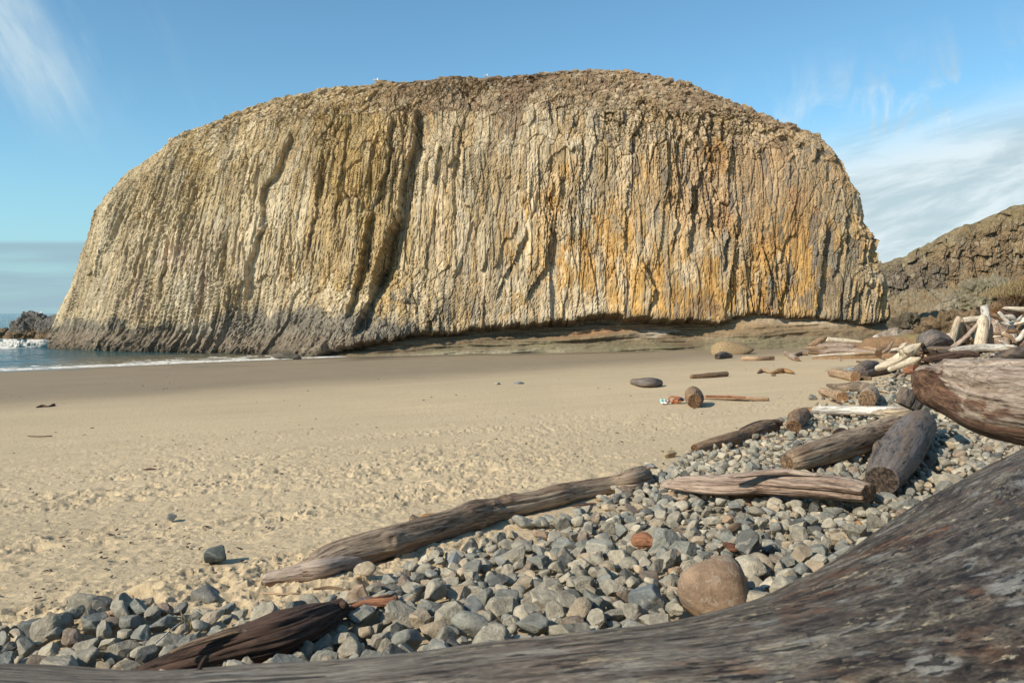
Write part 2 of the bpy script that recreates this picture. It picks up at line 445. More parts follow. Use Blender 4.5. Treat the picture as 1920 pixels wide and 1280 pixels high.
# ------------------------------------------------------------------ the sea stack
def ymid(x): return 85 + np.where(x < 0, .0045*x*x, -.003*x*x)
def outline(pts):
    out = []
    for px, py in pts:
        x = 0.
        for _ in range(30): x = (px-CX)/FPX*float(ymid(np.array(x)))
        out.append((x, CAMZ + (HOR-py)/FPX*float(ymid(np.array(x)))))
    return np.array(out)
LO = outline([(78, 700), (95, 655), (110, 600), (125, 565), (140, 530), (152, 490), (165, 450), (180, 405), (200, 378), (225, 350), (250, 322), (280, 295),
              (315, 268), (345, 255), (395, 235), (440, 215), (490, 198), (550, 184), (620, 170), (700, 159), (760, 157), (830, 155), (880, 152), (940, 148), (990, 139), (1085, 133)])
RO = outline([(1675, 700), (1672, 655), (1672, 612), (1672, 560), (1664, 515), (1640, 488), (1648, 455), (1618, 422), (1613, 372), (1598, 350), (1580, 312), (1560, 288),
              (1530, 256), (1500, 243), (1450, 225), (1400, 203), (1340, 180), (1290, 158), (1200, 142), (1140, 135), (1085, 133)])
for Q_ in (LO, RO): Q_[:, 1] = np.maximum.accumulate(Q_[:, 1]) + np.arange(len(Q_))*.002
ZT = min(LO[-1, 1], RO[-1, 1])
def xl_(z): return np.interp(z, LO[:, 1], LO[:, 0])
def xr_(z): return np.interp(z, RO[:, 1], RO[:, 0])
def dy_(z): return np.interp(z, [-3, 5, 12, 20, 24, 26.5, 28.3, 29.3, ZT], [11.8, 11.0, 10.4, 9.2, 7.8, 5.6, 3.6, 1.9, 0])
NEXP = 2.7
def yfront(x, z):
    c = np.clip((x - xl_(z)) / (xr_(z) - xl_(z) + 1e-6) * 2 - 1, -1, 1)
    return ymid(x) - dy_(z)*(1-np.abs(c)**NEXP)**(1/NEXP) - 3.4*np.exp(-((x+15)/8)**2)*sst(z, 9, 0)
def zbot(x):
    px = np.array([300, 560, 640, 700, 780, 900, 1000, 1110, 1200, 1330, 1430, 1520, 1600, 1665, 1720])
    py = np.array([720, 690, 650, 640, 626, 611, 602, 591, 593, 600, 589, 592, 598, 604, 606])
    return np.interp(x, (px-CX)/FPX*74, CAMZ + (HOR-py)/FPX*73)
def m2(px): return (px-CX)/FPX*75.0
def mz(py): return CAMZ + (HOR-py)/FPX*75.0

def pal(*c): return np.array(c)
GREYT, TAN, PALE, OLIVE, ORANGE, DARK, BROWN, RUST, PINK = pal(.37, .315, .22), pal(.45, .345, .205), pal(.57, .475, .335), pal(.41, .29, .105), pal(.49, .30, .105), pal(.115, .115, .112), pal(.225, .155, .10), pal(.36, .17, .07), pal(.46, .36, .27)

def columns(x, y, z, big=1.0, seed=100):
    """stepped, broken basalt columns: outward displacement and the cell randoms used for colour"""
    D = np.zeros_like(x); info = []
    for (w_, h_, amp, til, sd) in [(2.0, 22, .26, .16, 1), (.82, 13, .24, .24, 2), (.42, 6.5, .12, .14, 3), (.23, 2.6, .035, .04, 4)]:
        w_, h_ = w_*big, h_*big
        r, f1, f2, (bx, by, bz) = voro(x/w_, y/w_*1.0, z/h_, seed+sd)
        D = D + amp*big*(r(1)-.5)*2*.7
        D = D + til*big*(bx*(r(2)-.42)*1.6 + (bz)*(r(3)-.6)*.55)
        D = D - (.10+.35*amp)*big*(w_ < 1.9*big)*(1-sst(f2-f1, 0, .10))
        info.append((r, f2-f1, f1))
    return D, info

def build_stack():
    nf, nb, nr = 1150, 90, 520
    th = np.linspace(math.pi, 2*math.pi, 6000)
    c, s = np.cos(th), np.sin(th)
    ux = np.sign(c)*np.abs(c)**(2/NEXP); uy = -np.abs(s)**(2/NEXP)
    L = np.concatenate([[0], np.cumsum(np.hypot(np.diff(ux)*45, np.diff(uy)*11))])
    t = np.linspace(0, L[-1], nf)
    fx, fy = np.interp(t, L, ux), np.interp(t, L, uy)
    tb = np.linspace(0, L[-1], nb+2)[1:-1]
    bx_, by_ = np.interp(tb, L, ux)[::-1], -np.interp(tb, L, uy)[::-1]
    UX, UY = np.concatenate([fx, bx_]), np.concatenate([fy, by_])
    zz = np.linspace(-2.4, ZT-.001, 4000)
    Lz = np.concatenate([[0], np.cumsum(np.diff(zz) + .16*np.abs(np.diff(xl_(zz))) + .5*np.abs(np.diff(dy_(zz))))])
    zs = np.interp(np.linspace(0, Lz[-1], nr), Lz, zz)
    U, Zg = np.meshgrid(UX, zs); UYg = np.meshgrid(UY, zs)[0]
    xl, xr = xl_(Zg), xr_(Zg)
    zk = np.linspace(-3, ZT, 400); xk = xr_(zk); kk = np.ones(61)/61
    xk = np.convolve(np.pad(xk, 30, 'edge'), kk, 'valid')
    xrs = np.interp(Zg, zk, xk); xrs = np.where(Zg > 22, xr + (xrs-xr)*sst(Zg, 25, 22), xrs)
    x = xl + (xrs-xl)*(U+1)/2 + (xr-xrs)*sst(U, .86, .99)
    y = ymid(x) + dy_(Zg)*UYg
    isf = UYg < 0
    y = y - np.where(isf, 3.4*np.exp(-((x+15)/8)**2)*sst(Zg, 9, 0)*np.minimum(1, -UYg*2), 0)
    # softly broken top
    P = np.stack([x, y, Zg], -1)
    du = np.roll(P, -1, 1) - np.roll(P, 1, 1)
    dv = np.gradient(P, axis=0)
    n = np.cross(du, dv); n /= np.linalg.norm(n, axis=-1, keepdims=True) + 1e-9
    ctr = np.stack([x*0 + 0, ymid(x), Zg], -1)
    flip = np.where(np.abs(n[..., 2]) > .35, n[..., 2] < 0, np.sum(n*(P-ctr)*np.array([1, 1, 0.2]), -1) < 0)
    n = np.where(flip[..., None], -n, n)
    up = np.clip(n[..., 2], 0, 1)
    nh = n*np.array([1, 1, .35]); nh /= np.linalg.norm(nh, axis=-1, keepdims=True) + 1e-9
    # columns lean
    lean = np.interp(x, [-60, -42, -25, -10, 5, 25, 31, 37], [.42, .30, .14, .04, 0, .03, .22, .42])
    wx = x - lean*(Zg-8) + .45*fbm(x*.10, y*.10, Zg*.06, o=2, seed=80) + .05*fbm(x*.6, y*.6, Zg*.25, o=2, seed=81)
    wy = y + .7*fbm(x*.12+9, y*.12, Zg*.10, o=3, seed=82)
    wz = Zg + 1.2*vn(x*1.1, y*1.1, Zg*.03, seed=83)
    D, info = columns(wx, wy, wz)
    colmask = sst(up + .7*fbm(x*.22, y*.22, Zg*.3, o=4, seed=79), .90, .48)
    rough = fbm(x*1.1, y*1.1, Zg*.9, o=5, seed=84, g=.6)
    r4, g1, g2, (vx, vy, vz) = voro(x/.55, y/.55, Zg/.5, 130)
    r5, h1, h2, _ = voro(x/1.3, y/1.3, Zg/1.1, 131)
    rub = .22*(r4(1)-.5) + .35*(r5(1)-.5) + .16*(vx*(r4(2)-.5)+vz*(r4(3)-.5))*2 - .12*(1-sst(g2-g1, 0, .15))
    leftm = sst(x, -22, -40)                      # left flank: rounder, rubblier rock
    smooth_r = np.exp(-((x-23)/7)**2 - ((Zg-16)/7)**2)     # smoother faces upper right
    mac = fbm(x*.17, y*.17, Zg*.13, o=3, seed=88); r6, m1, m2_, (mx, my, mz_) = voro((x-lean*Zg)/3.6+.3*mac, y/6, Zg/9.+.25*vn(x*1.3, y*1.3, seed=89), 133)
    disp = D*colmask*(.50 + .85*sst(mac, -.15, .35))*(1-.25*leftm) + colmask*(.34*(r6(1)-.5) + .5*mx*(r6(2)-.5) - .22*mz_*(r6(3)))*(1-.3*leftm)*(1-.35*smooth_r) + rub*(.85*(1-colmask)*(1-.6*sst(Zg, ZT-.8, ZT-.2)) + .22*leftm) + .06*rough - .95*sst(Zg, 29.2, 21) + .45*fbm(x*.10, y*.1, Zg*.07, o=2, seed=85)
    # the large clefts and steps seen on the face: (points px,py), depth, width in metres
    clefts = [([(772, 180), (768, 260), (748, 330), (738, 410), (705, 520), (668, 620)], 2.1, 1.5),
              ([(722, 200), (722, 300), (700, 380)], .9, .9), ([(690, 395), (672, 480), (655, 590)], 1.5, 1.2),
              ([(735, 405), (715, 470), (690, 540)], 1.6, 1.3), ([(512, 225), (500, 290), (462, 340), (458, 415)], 1.3, 1.3),
              ([(470, 410), (440, 470), (425, 560)], 1.2, 1.2), ([(590, 280), (570, 420), (560, 470)], .7, .8),
              ([(1346, 180), (1338, 290), (1340, 345)], .8, .9), ([(1303, 345), (1298, 420), (1290, 475)], 1.2, 1.1),
              ([(1366, 430), (1357, 505)], 1.3, 1.1), ([(1385, 385), (1380, 465)], .7, .7), ([(1560, 420), (1545, 500), (1532, 590)], 1.6, 1.3),
              ([(1590, 440), (1572, 520)], 1.1, 1.0), ([(1275, 355), (1262, 470)], .8, .8), ([(1035, 350), (1025, 500), (985, 560)], 1.0, 1.1),
              ([(1095, 250), (1088, 380)], .7, .8), ([(985, 430), (955, 500), (930, 560)], .8, .9), ([(1205, 490), (1225, 540), (1215, 580)], 1.1, 1.2),
              ([(1030, 165), (1034, 215)], 1.1, .8), ([(238, 430), (225, 560)], .8, 1.1), ([(860, 230), (845, 330)], .6, .8),
              ([(1610, 380), (1602, 470)], 1.2, .9), ([(1180, 330), (1170, 470)], .6, .8), ([(640, 210), (625, 330), (615, 420)], .6, .8)]
    for k, (pts, dep, wd) in enumerate(clefts):
        pz = np.array([mz(b) for a, b in pts][::-1]); pxx = np.array([m2(a) for a, b in pts][::-1])
        cx = np.interp(Zg, pz, pxx) + .16*vn(Zg*.8, Zg*0, seed=200+k) + .10*vn(Zg*2.7, Zg*0, seed=240+k)
        q = x - cx
        endm = sst(Zg, pz[0]-.6, pz[0]+.8)*sst(Zg, pz[-1]+.6, pz[-1]-.8)
        prof = np.where(q > 0, np.exp(-(q/(wd*.8))**2), 0) - .35*np.where(q <= 0, np.exp(-(q/(wd*1.5))**2), 0)
        disp = disp - (.55 if k < 4 else .42)*dep*prof*endm*isf
    # horizontal ledge with dark recess above right base
    zb = zbot(x) + .55*fbm(x*.35, x*0, o=4, seed=86, g=.6) + .3*(info[2][0](1)-.5)
    under = sst(Zg, zb+.05, zb-.55)*isf*sst(x, -24, -19)
    disp = disp*(1-.6*under) - (3.1+.9*fbm(x*.3, x*0, o=2, seed=87))*under
    lip = np.exp(-((Zg-zb-.5)/.5)**2)*isf*sst(x, -24, -19)
    disp = disp + .15*lip
    # tide-cut foot on the left
    disp = disp + np.where(x < -17, .9*sst(Zg, 2.4, -.2)*(1 + .8*rough), 0)
    P2 = P + nh*disp[..., None]
    P2[..., 2] += up*rub*.5 - .6*sst(Zg, 18, 29)
    zo = np.interp(P2[..., 0], np.concatenate([LO[:, 0], RO[::-1, 0]]), np.concatenate([LO[:, 1], RO[::-1, 1]]))
    P2[..., 2] = np.where(Zg > 22, np.minimum(P2[..., 2], zo-.55+.25*rough+.25*(r4(1)-.5)), P2[..., 2])
    # ---- colour of the stone itself
    r1, c1, _ = info[1]; r2, c2, _ = info[2]; r3, c3, _ = info[3]; r0, c0, _ = info[0]
    A = lambda a: a[..., None]
    n1 = fbm(x*.16, y*.1, Zg*.07, o=4, seed=90); n2 = fbm(wx*.9, wy*.5, Zg*.18, o=4, seed=91); n3 = fbm(x*.5, y*.5, Zg*.4, o=4, seed=92)
    col = np.zeros(P.shape) + TAN
    def put(c, w_):
        nonlocal col
        w_ = np.clip(w_, 0, 1)[..., None]; col = col*(1-w_) + c*w_
    put(GREYT, sst(r1(5), .45, .6)*.7 + .2*n1)
    put(PALE, sst(r1(6), .62, .8)*.75*sst(x, -14, -6)*sst(x, 26, 18))
    put(PALE, sst(n2, .05, .4)*.55)
    put(pal(.43, .375, .26), sst(x, -15, -30)*.7*(.75+.5*n3))
    put(PINK, sst(n3+.35*n1, -.05, .25)*np.exp(-((x-m2(250))/7)**2-((Zg-7)/4.5)**2))
    ol = np.exp(-((x-m2(675)+.15*(Zg-12))/5.5)**2)
    och = sst(x, -3, 8)*sst(Zg, 24, 12)*sst(n3+.6*(r1(15)-.5)+.4*(r2(15)-.5), -.25, .35)
    put(pal(.49, .325, .14), och*.62)
    put(OLIVE, ol*(.60+.6*n2+.3*(r1(7)-.5))*sst(Zg, 1.5, 6))
    put(OLIVE*1.15, np.exp(-((x-m2(330))/9)**2)*sst(Zg, 10, 20)*.45*(.6+n3))
    put(OLIVE, .5*sst(n2, .1, .3)*sst(x, 10, -10))
    # orange lichen: blocky patches, thick low on the right
    n4 = fbm(x*1.3, y*1.3, Zg*.9, o=4, seed=93)
    of = .74*np.exp(-((x-m2(1400))/14)**2)*sst(Zg, 15, 4.5) + .9*np.exp(-((x-m2(1510))/4.2)**2 - ((Zg-11)/4.5)**2) + .55*np.exp(-((x-m2(1100))/8)**2-((Zg-11)/7)**2) + .9*np.exp(-((x-m2(1355))/1.5)**2-((Zg-19.3)/2.3)**2)*1.3
    ofm = of + .5*(r2(8)-.5) + .45*(r1(8)-.5) + .55*n3
    put(pal(.54, .49, .385), sst(n2+.3*(r1(16)-.5), .0, .3)*.55*sst(x, 14, 4))
    put(ORANGE*.95, sst(ofm + .35*(r3(14)-.5) + .3*n4, .62, .86)*.88)
    put(ORANGE*.8, sst(of*.5 + .8*(r3(8)-.5) + .5*n4, .45, .65)*.6)
    put(RUST, np.exp(-((x-m2(1480))/7)**2-((Zg-15)/4)**2)*sst(n3+.5*(r1(9)-.5), .05, .3)*.6)
    put(BROWN*1.45, np.exp(-((x-m2(1420))/10)**2-((Zg-17)/6)**2)*.55)
    # blue-grey bare stone
    dk = np.exp(-((x-m2(1570))/3.2)**2)*sst(Zg, 16, 8)*1.0 + .55*np.exp(-((x-m2(715))/3.0)**2)*sst(Zg, 15, 3)
    put(pal(.16, .148, .125), sst(dk*.8 + .7*(r1(10)-.5) + .4*(r2(10)-.5) + .5*n3, .42, .7)*.8)
    put(DARK*1.5, sst(r2(11), .90, .97)*.6*sst(x, -20, 20))
    # brown weathered top and hollows
    topm = sst(up, .45, .75) + sst(Zg + 2.0*n1, 26.2, 28.6)
    put(BROWN, np.clip(topm, 0, 1)*sst(x, -26, -8)*(.62 + .6*n3 + .45*(r4(3)-.5)))
    put(TAN*.95, np.clip(topm, 0, 1)*sst(x, -8, -26)*.5)
    put(BROWN*.9, sst(n1+.6*n3, .22, .45)*.7*sst(x, -14, 0))
    put(PALE*.95, np.clip(topm, 0, 1)*sst(r4(5), .80, .95)*.6)
    # dark grey tide zone
    tz = np.interp(x, [m2(90), m2(200), m2(300), m2(400), m2(540), m2(620), m2(690), m2(790), m2(840)], [3.6, 3.0, 3.4, 4.7, 5.3, 4.6, 4.6, 3.6, 1.5])
    tm = sst(Zg + .9*n3 + .9*(r2(12)-.5) + .35*n2, tz, tz-1.0)*sst(x, m2(850), m2(780))
    put(pal(.165, .152, .128), tm*.9)
    put(pal(.19, .155, .115), sst(Zg + .8*n3, 2.4, 1.6)*sst(x, m2(800), m2(680))*.8)
    put(pal(.60, .55, .44), np.exp(-((x-m2(300)+.3*(Zg-6))/2.3)**2-((Zg-5.5)/3.0)**2)*sst(n2+.4*n3, -.1, .25)*.8)
    put(pal(.10, .085, .065), sst(Zg, .7, .2)*.8)
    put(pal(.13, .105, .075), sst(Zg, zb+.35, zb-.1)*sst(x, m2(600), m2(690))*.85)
    crack = np.clip((1-sst(c1, 0, .05))*.5 + (1-sst(c2, 0, .05))*.35, 0, 1)
    put(BROWN*.55, crack*.55)
    col = col*(1 + .24*(A(r2(13))-.5) + .16*(A(r3(13))-.5) + .12*A(n3))
    col = col*(1 + .22*(A(r6(4))-.5) + .14*A(n1))
    col = col*np.array([.90, .875, .83])
    nc = nf + nb
    V = P2.reshape(-1, 3); F = gridf(nr, nc, True)
    root = empty('sea_stack', (0, 84, 0))
    tag(root, 'huge domed columnar basalt rock, yellow and grey, standing at the back of the beach', 'sea stack')
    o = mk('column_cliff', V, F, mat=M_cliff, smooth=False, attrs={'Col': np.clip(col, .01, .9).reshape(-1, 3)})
    part(o, root)
    # ---- sandstone ledge under the columns
    xs = np.linspace(-28, 38.5, 900); ts = np.linspace(0, 1, 130)
    Xg, Tg = np.meshgrid(xs, ts)
    zb = zbot(Xg)
    yf = yfront(Xg, np.maximum(zb, .5))
    yf = np.repeat(np.convolve(np.pad(yf[0], 20, 'edge'), np.ones(41)/41, 'valid')[None], len(ts), 0)
    gz = ground(Xg, yf) - .6
    Zt = zb + .9
    z = Zt + (gz-Zt)*Tg
    hump = .6*fbm(Xg*.10, Tg*.8, o=2, seed=301)
    kr_ = sst(Xg, m2(1280), m2(1400))
    y = yf + (3.7 - 3.8*np.clip(Tg, 0, 1)**.8)*kr_ + (4.4 - 4.3*np.clip(Tg, 0, 1)**1.25)*(1-kr_) - hump - .5*sst(Xg, m2(1300), m2(1420)) - .5*sst(fbm(Xg*.16, z*.35, o=3, seed=311), -.25, .5)
    # strata dip slightly to the left
    st = z*1.0 - .05*Xg + .25*fbm(Xg*.18, z*.8, o=3, seed=302)
    rdg = fbm(Xg*.12, st*2.2, o=4, seed=303, g=.55); right_ = sst(Xg, m2(1260), m2(1330))
    y = y - .8*rdg*(1-.5*right_) - .3*np.abs(fbm(Xg*.25, st*1.3, o=3, seed=304)) - .12*fbm(Xg*1.5, z*3, o=3, seed=305)
    uu = sst(Tg, .0, .25)
    y = y + .6*(1-uu)
    right = sst(Xg, m2(1260), m2(1330))
    c = np.zeros(Xg.shape + (3,)) + pal(.175, .13, .08)  # undercut's shade partly put into this dark base; right end is coloured lighter
    def putc(cc, w_):
        nonlocal c
        w_ = np.clip(w_, 0, 1)[..., None]; c = c*(1-w_) + cc*w_
    nn = fbm(Xg*.3, st*2, o=4, seed=306)
    putc(pal(.17, .15, .09), sst(Tg+.25*nn, .6, .8)*.8)
    putc(pal(.27, .16, .085), np.exp(-((st-1.8)/.35)**2)*sst(Xg, m2(1000), m2(1060))*.8*(.8+nn))
    putc(pal(.50, .45, .36), np.exp(-((z-zb+.55)/.35)**2)*np.exp(-((Xg-m2(1480))/5.0)**2)*(.9+1.2*nn))
    putc(pal(.42, .38, .30), np.exp(-((z-1.9)/.5)**2)*np.exp(-((Xg-m2(1270))/3.0)**2)*sst(nn, 0, .2))
    putc(pal(.28, .20, .11), right*sst(Tg, .7, .4)*.6)
    putc(pal(.12, .10, .065), sst(Xg, m2(950), m2(800))*sst(Tg, .6, .2)*.7)
    jr, j1, j2, _ = voro(Xg/2.2, y*0+.5, st/.55, 312)
    y = y - .10*(jr(1)-.5)*sst(Xg, m2(1400), m2(1250))
    c = c*(1 + .16*(jr(2)[..., None]-.5))
    putc(pal(.36, .32, .23), sst(Tg, .72, .86)*np.exp(-((Xg-m2(860))/9.0)**2)*.8)
    led = mk('sandstone_ledge', np.stack([Xg, y, z], -1).reshape(-1, 3), gridf(len(ts), len(xs)), mat=M_ledge,
             attrs={'Col': np.clip(c*(1+.15*nn[..., None]), .01, .9).reshape(-1, 3)})
    part(led, root)
build_stack()

def build_ground():
    th = np.concatenate([np.linspace(-180, -38, 60)[:-1], np.linspace(-38, 38, 1250), np.linspace(38, 180, 60)[1:]])
    rr = 1/np.linspace(1/2.6, 1/95, 900)
    rr = np.concatenate([[.05, .8, 1.6], rr, np.geomspace(100, 6000, 40)])
    T, Q = np.meshgrid(np.radians(th), rr)
    x = Q*np.sin(T); y = Q*np.cos(T)
    z = ground(x, y)
    d = shore(x, y); e = edge(x, y)
    near = sst(Q, 45, 12)
    w1 = fbm(x*.35, y*.35, o=3, seed=11)
    cl = fbm((x*.88+y*.48)*.30, (-x*.48+y*.88)*.75, o=4, seed=12)
    churn = np.clip(sst(d, 41, 57) + .25*w1, 0, 1) * sst(Q, 50, 14) * (1-.45*sst(x, -1, 3)) * (.45 + .55*sst(cl, -.12, .28))
    z = z + .05*fbm(x*.22, y*.22, o=3, seed=3)*sst(d, 12, 30)*(1-.0*near)
    # wind and walker marks, run roughly across the view
    xa = x*.88 + y*.48; ya = -x*.48 + y*.88
    churn = churn*(1 + .25*sst(y, 12, 8)*sst(x, 1, -1))*(1-.6*sst(e, -.4, .4))*1.45
    z = z + churn*(.030*fbm(xa*1.6, ya*2.6, o=5, seed=5, g=.55))
    for s_, (w_, l_, amp, thr, sd) in enumerate([(.34, .17, .045, .62, 21), (.62, .26, .06, .74, 22), (.20, .10, .030, .55, 23), (.11, .06, .014, .5, 24)]):
        wx = xa + .12*vn(x*2.3, y*2.3, seed=31+s_); wy = ya + .12*vn(x*2.1, y*2.1, seed=41+s_)
        r, f1, f2, (bx, by, bz) = voro(wx/w_, wy/l_, np.zeros_like(x) + .5, sd)
        q = np.sqrt(bx*bx + by*by)
        on_ = (r(1) > 1 - (1-thr)*churn*1.25).astype(float)*(.35 + .65*r(2))
        z = z + amp*on_*churn*(-np.exp(-(q/.28)**2) + .30*np.exp(-((q-.45)/.18)**2))
    z = z + .006*fbm(x*9, y*9, o=3, seed=9)*churn
    z = np.where(d < -2, ground(x, y), z)
    jag = 1.0*fbm(x*.08, y*.08, o=3, seed=13) + .5*fbm(x*.5, y*.5, o=3, seed=14)
    dd = d + jag*1.3
    damp = sst(dd, 38, 28.5); wet = np.maximum(sst(d + .5*jag, 5.0, .3), .8*sst(fbm(x*.10+3, y*.35, o=3, seed=17), .12, .3)*sst(d, 13, 7)*sst(d, 2, 5))
    rb_ = yfront(x, np.full_like(x, 1.0)) - y
    wet = np.maximum(wet, .9*sst(rb_ + 1.2*vn(x*.35, y*0, seed=18), 6.0, 3.2)*sst(rb_, -3, 0)*sst(x, 17, 9)*sst(d, .5, 4))
    streak = fbm(xa*.25, ya*2.5, o=4, seed=15)
    col = DRY[None, None]*(1 + .07*streak[..., None] + .05*w1[..., None])
    mid = sst(dd, 47, 34)[..., None]*.25
    col = col*(1-mid) + DAMP*mid
    col = col*(1-damp[..., None]) + DAMP*(1 + .08*streak[..., None])*damp[..., None]
    col = col*(1-wet[..., None]) + WET*wet[..., None]
    # finer greyer grit between the cobbles
    g = sst(e + .5*w1, .2, 1.6)[..., None]*sst(y, 4.0, 7.0)[..., None]*.45
    col = col*(1-g) + np.array([.20, .175, .14])*g
    m, n, b = material('sand')
    p = pos(n)
    c = attr(n, 'Col'); wv = attr(n, 'wet', 'Fac')
    f = n.noise(p, 14, 8, .7); gr = n.noise(p, 160, 3, .6)
    k = n.m('MULTIPLY', n.ss(f, .3, .7, .88, 1.1), n.ss(gr, .3, .7, .85, 1.12))
    cc = n.mix(1.0, c, n.new('ShaderNodeCombineXYZ', X=k, Y=k, Z=k).outputs[0], 'MULTIPLY')
    sp = n.ss(n.noise(p, 7.0, 8, .75), .70, .74)
    cc = n.mix(n.m('MULTIPLY', sp, .45), cc, (.10, .075, .05))
    n.put(b.inputs['Base Color'], cc)
    n.put(b.inputs['Roughness'], n.ss(wv, .2, 1.0, .95, .22))
    n.put(b.inputs['Specular IOR Level'], n.ss(wv, 0, 1, .12, .5))
    hh = n.m('MULTIPLY', n.m('ADD', f, n.m('MULTIPLY', gr, .12)), n.ss(wv, 0, .8, 1, .05))
    n.put(b.inputs['Normal'], bump(n, hh, .035, .8))
    o = mk('sand', np.stack([x, y, z], -1).reshape(-1, 3), gridf(len(rr), len(th)), mat=m,
           attrs={'Col': col.reshape(-1, 3), 'wet': (np.maximum(damp*.22, wet)).ravel()})
    tag(o, kind='structure')
build_ground()

# ------------------------------------------------------------------ ridge behind, rocky bank
def build_ridge():
    px = [1560, 1640, 1660, 1700, 1720, 1760, 1800, 1830, 1870, 1920, 2000, 2200, 2600]
    py = [520, 498, 494, 484, 476, 458, 432, 420, 410, 386, 365, 330, 300]
    Y0 = 128.
    xs = np.linspace((1540-CX)/FPX*Y0, (2600-CX)/FPX*Y0, 620)
    top = CAMZ + (HOR-np.interp(xs, (np.array(px)-CX)/FPX*Y0, py))/FPX*Y0
    ts = np.concatenate([np.linspace(0, 1, 230), np.linspace(1.02, 2, 30)])
    Xg, Tg = np.meshgrid(xs, ts); Tp = np.meshgrid(xs, ts)[0]*0 + top[None]
    tf = np.minimum(Tg, 1)
    z = -1 + (Tp+1)*tf
    y = Y0 + 3.5*tf**3 + .08*(Xg-70)*0 - .10*(Xg-60)
    bk = np.clip(Tg-1, 0, 1)
    y = y + 30*bk; z = z - 22*bk**2
    x2 = Xg + .8*fbm(Xg*.1, z*.1, o=2, seed=401)
    D, info = columns(x2, y, z, 1.3, 400)
    r, g1, g2, (vx, vy, vz) = voro(Xg/1.5, y/1.5, z/1.3, 410)
    f = (bk == 0)
    y = y - (D*.8*sst(tf, 1.0, .85) + .9*(r(1)-.5) + .6*fbm(Xg*.4, y*.3, z*.4, o=4, seed=402))*f
    z = z + (Tg > .9)*(.9*(r(2)-.5) + .5*fbm(Xg*.6, y*.2, o=3, seed=403))
    nn = fbm(Xg*.25, y*.2, z*.2, o=4, seed=404)
    c = np.zeros(Xg.shape + (3,)) + pal(.17, .122, .072)
    for cc, w_ in [(pal(.13, .115, .085), sst(nn, 0, .35)*.7), (pal(.25, .18, .10), sst(info[1][0](5), .6, .8)*.6), (pal(.12, .115, .10), sst(Xg, 72, 62)*.6*sst(z, 18, 8)),
                   (pal(.32, .27, .19), sst(info[2][0](6), .75, .9)*.5), (pal(.17, .14, .07), sst(tf, .85, 1)*.5)]:
        w_ = np.clip(w_, 0, 1)[..., None]; c = c*(1-w_) + cc*w_
    c = c*(1 + .3*(info[2][0](9)[..., None]-.5))
    o = mk('basalt_ridge', np.stack([Xg, y, z], -1).reshape(-1, 3), gridf(len(ts), len(xs)), mat=M_ridge, smooth=False, attrs={'Col': c.reshape(-1, 3)})
    tag(o, 'dark brown basalt ridge behind the beach, sloping up to the right edge', 'cliff')
build_ridge()
def bankh(x, y):
    g = ground(x, y)
    k = sst(x - .20*(y-60), 33, 48)*sst(y, 50, 76)
    return g - .5 + 1.2*k + 4.6*k*sst(x, 43, 60)*sst(y, 58, 84) + 1.0*sst(x, 30, 37)*sst(y, 66, 74)
def build_bank():
    xs = np.linspace(30, 110, 480); ys = np.linspace(48, 122, 440)
    Xg, Yg = np.meshgrid(xs, ys)
    z = bankh(Xg, Yg)
    k = sst(z - ground(Xg, Yg), -.3, .8)
    r, g1, g2, (vx, vy, vz) = voro(Xg/1.4, Yg/1.4, z/1.2, 420); r2, h1, h2, _ = voro(Xg/.6, Yg/.6, z/.5, 421)
    n1 = fbm(Xg*.3, Yg*.3, o=5, seed=422)
    z = z + k*(1.3*(r(1)-.5)*sst(g2-g1, 0, .3) + .45*(r2(1)-.5) + .8*n1)
    c = np.zeros(Xg.shape + (3,)) + pal(.20, .15, .09)
    for cc, w_ in [(pal(.20, .13, .07), sst(n1 + .5*(r(3)-.5), .0, .3)*sst(Xg, 46, 52)*.8), (pal(.24, .22, .16), sst(r2(4), .55, .7)*.7), (pal(.06, .05, .035), sst(Xg, 44, 40)*.5),
                   (pal(.15, .12, .07), sst(n1, -.1, .2)*.4)]:
        w_ = np.clip(w_, 0, 1)[..., None]; c = c*(1-w_) + cc*w_
    o = mk('rocky_hillside', np.stack([Xg, Yg, z], -1).reshape(-1, 3), gridf(len(ys), len(xs)), mat=M_ridge, smooth=False, attrs={'Col': c.reshape(-1, 3)})
    tag(o, kind='structure')
build_bank()

# ------------------------------------------------------------------ rocks
import bmesh
_ico = {}
def ico(n):
    if n not in _ico:
        bm = bmesh.new(); bmesh.ops.create_icosphere(bm, subdivisions=n, radius=1)
        bm.verts.ensure_lookup_table()
        _ico[n] = (np.array([v.co[:] for v in bm.verts]), np.array([[v.index for v in f.verts] for f in bm.faces])); bm.free()
    return _ico[n]
def rock_shape(seed, n=4, planes=14, p=16, asp=(1, .82, .62), rough=.05, sharp=.0):
    g = np.random.default_rng(seed)
    V, F = ico(n)
    nn = g.normal(size=(planes, 3)); nn /= np.linalg.norm(nn, axis=1)[:, None]
    d = g.uniform(.58, 1.0, planes)
    dots = np.clip(V @ nn.T, 0, None)/d
    r = (np.sum(dots**p, 1) + (1/1.35)**p)**(-1/p)
    P = V*r[:, None]
    o = g.uniform(0, 50)
    P = P*(1 + rough*fbm(P[:, 0]*2.2+o, P[:, 1]*2.2, P[:, 2]*2.2, o=4, seed=seed)[:, None])
    P = P/np.abs(P).max(0)*np.array(asp)
    return P, F
def rotm(g, tilt=.35):
    a = g.uniform(0, 2*math.pi); t = g.normal(0, tilt); u = g.normal(0, tilt)
    ca, sa = math.cos(a), math.sin(a); ct, st = math.cos(t), math.sin(t); cu, su = math.cos(u), math.sin(u)
    return np.array([[ca, -sa, 0], [sa, ca, 0], [0, 0, 1]]) @ np.array([[1, 0, 0], [0, ct, -st], [0, st, ct]]) @ np.array([[cu, 0, su], [0, 1, 0], [-su, 0, cu]])
KEEP = []
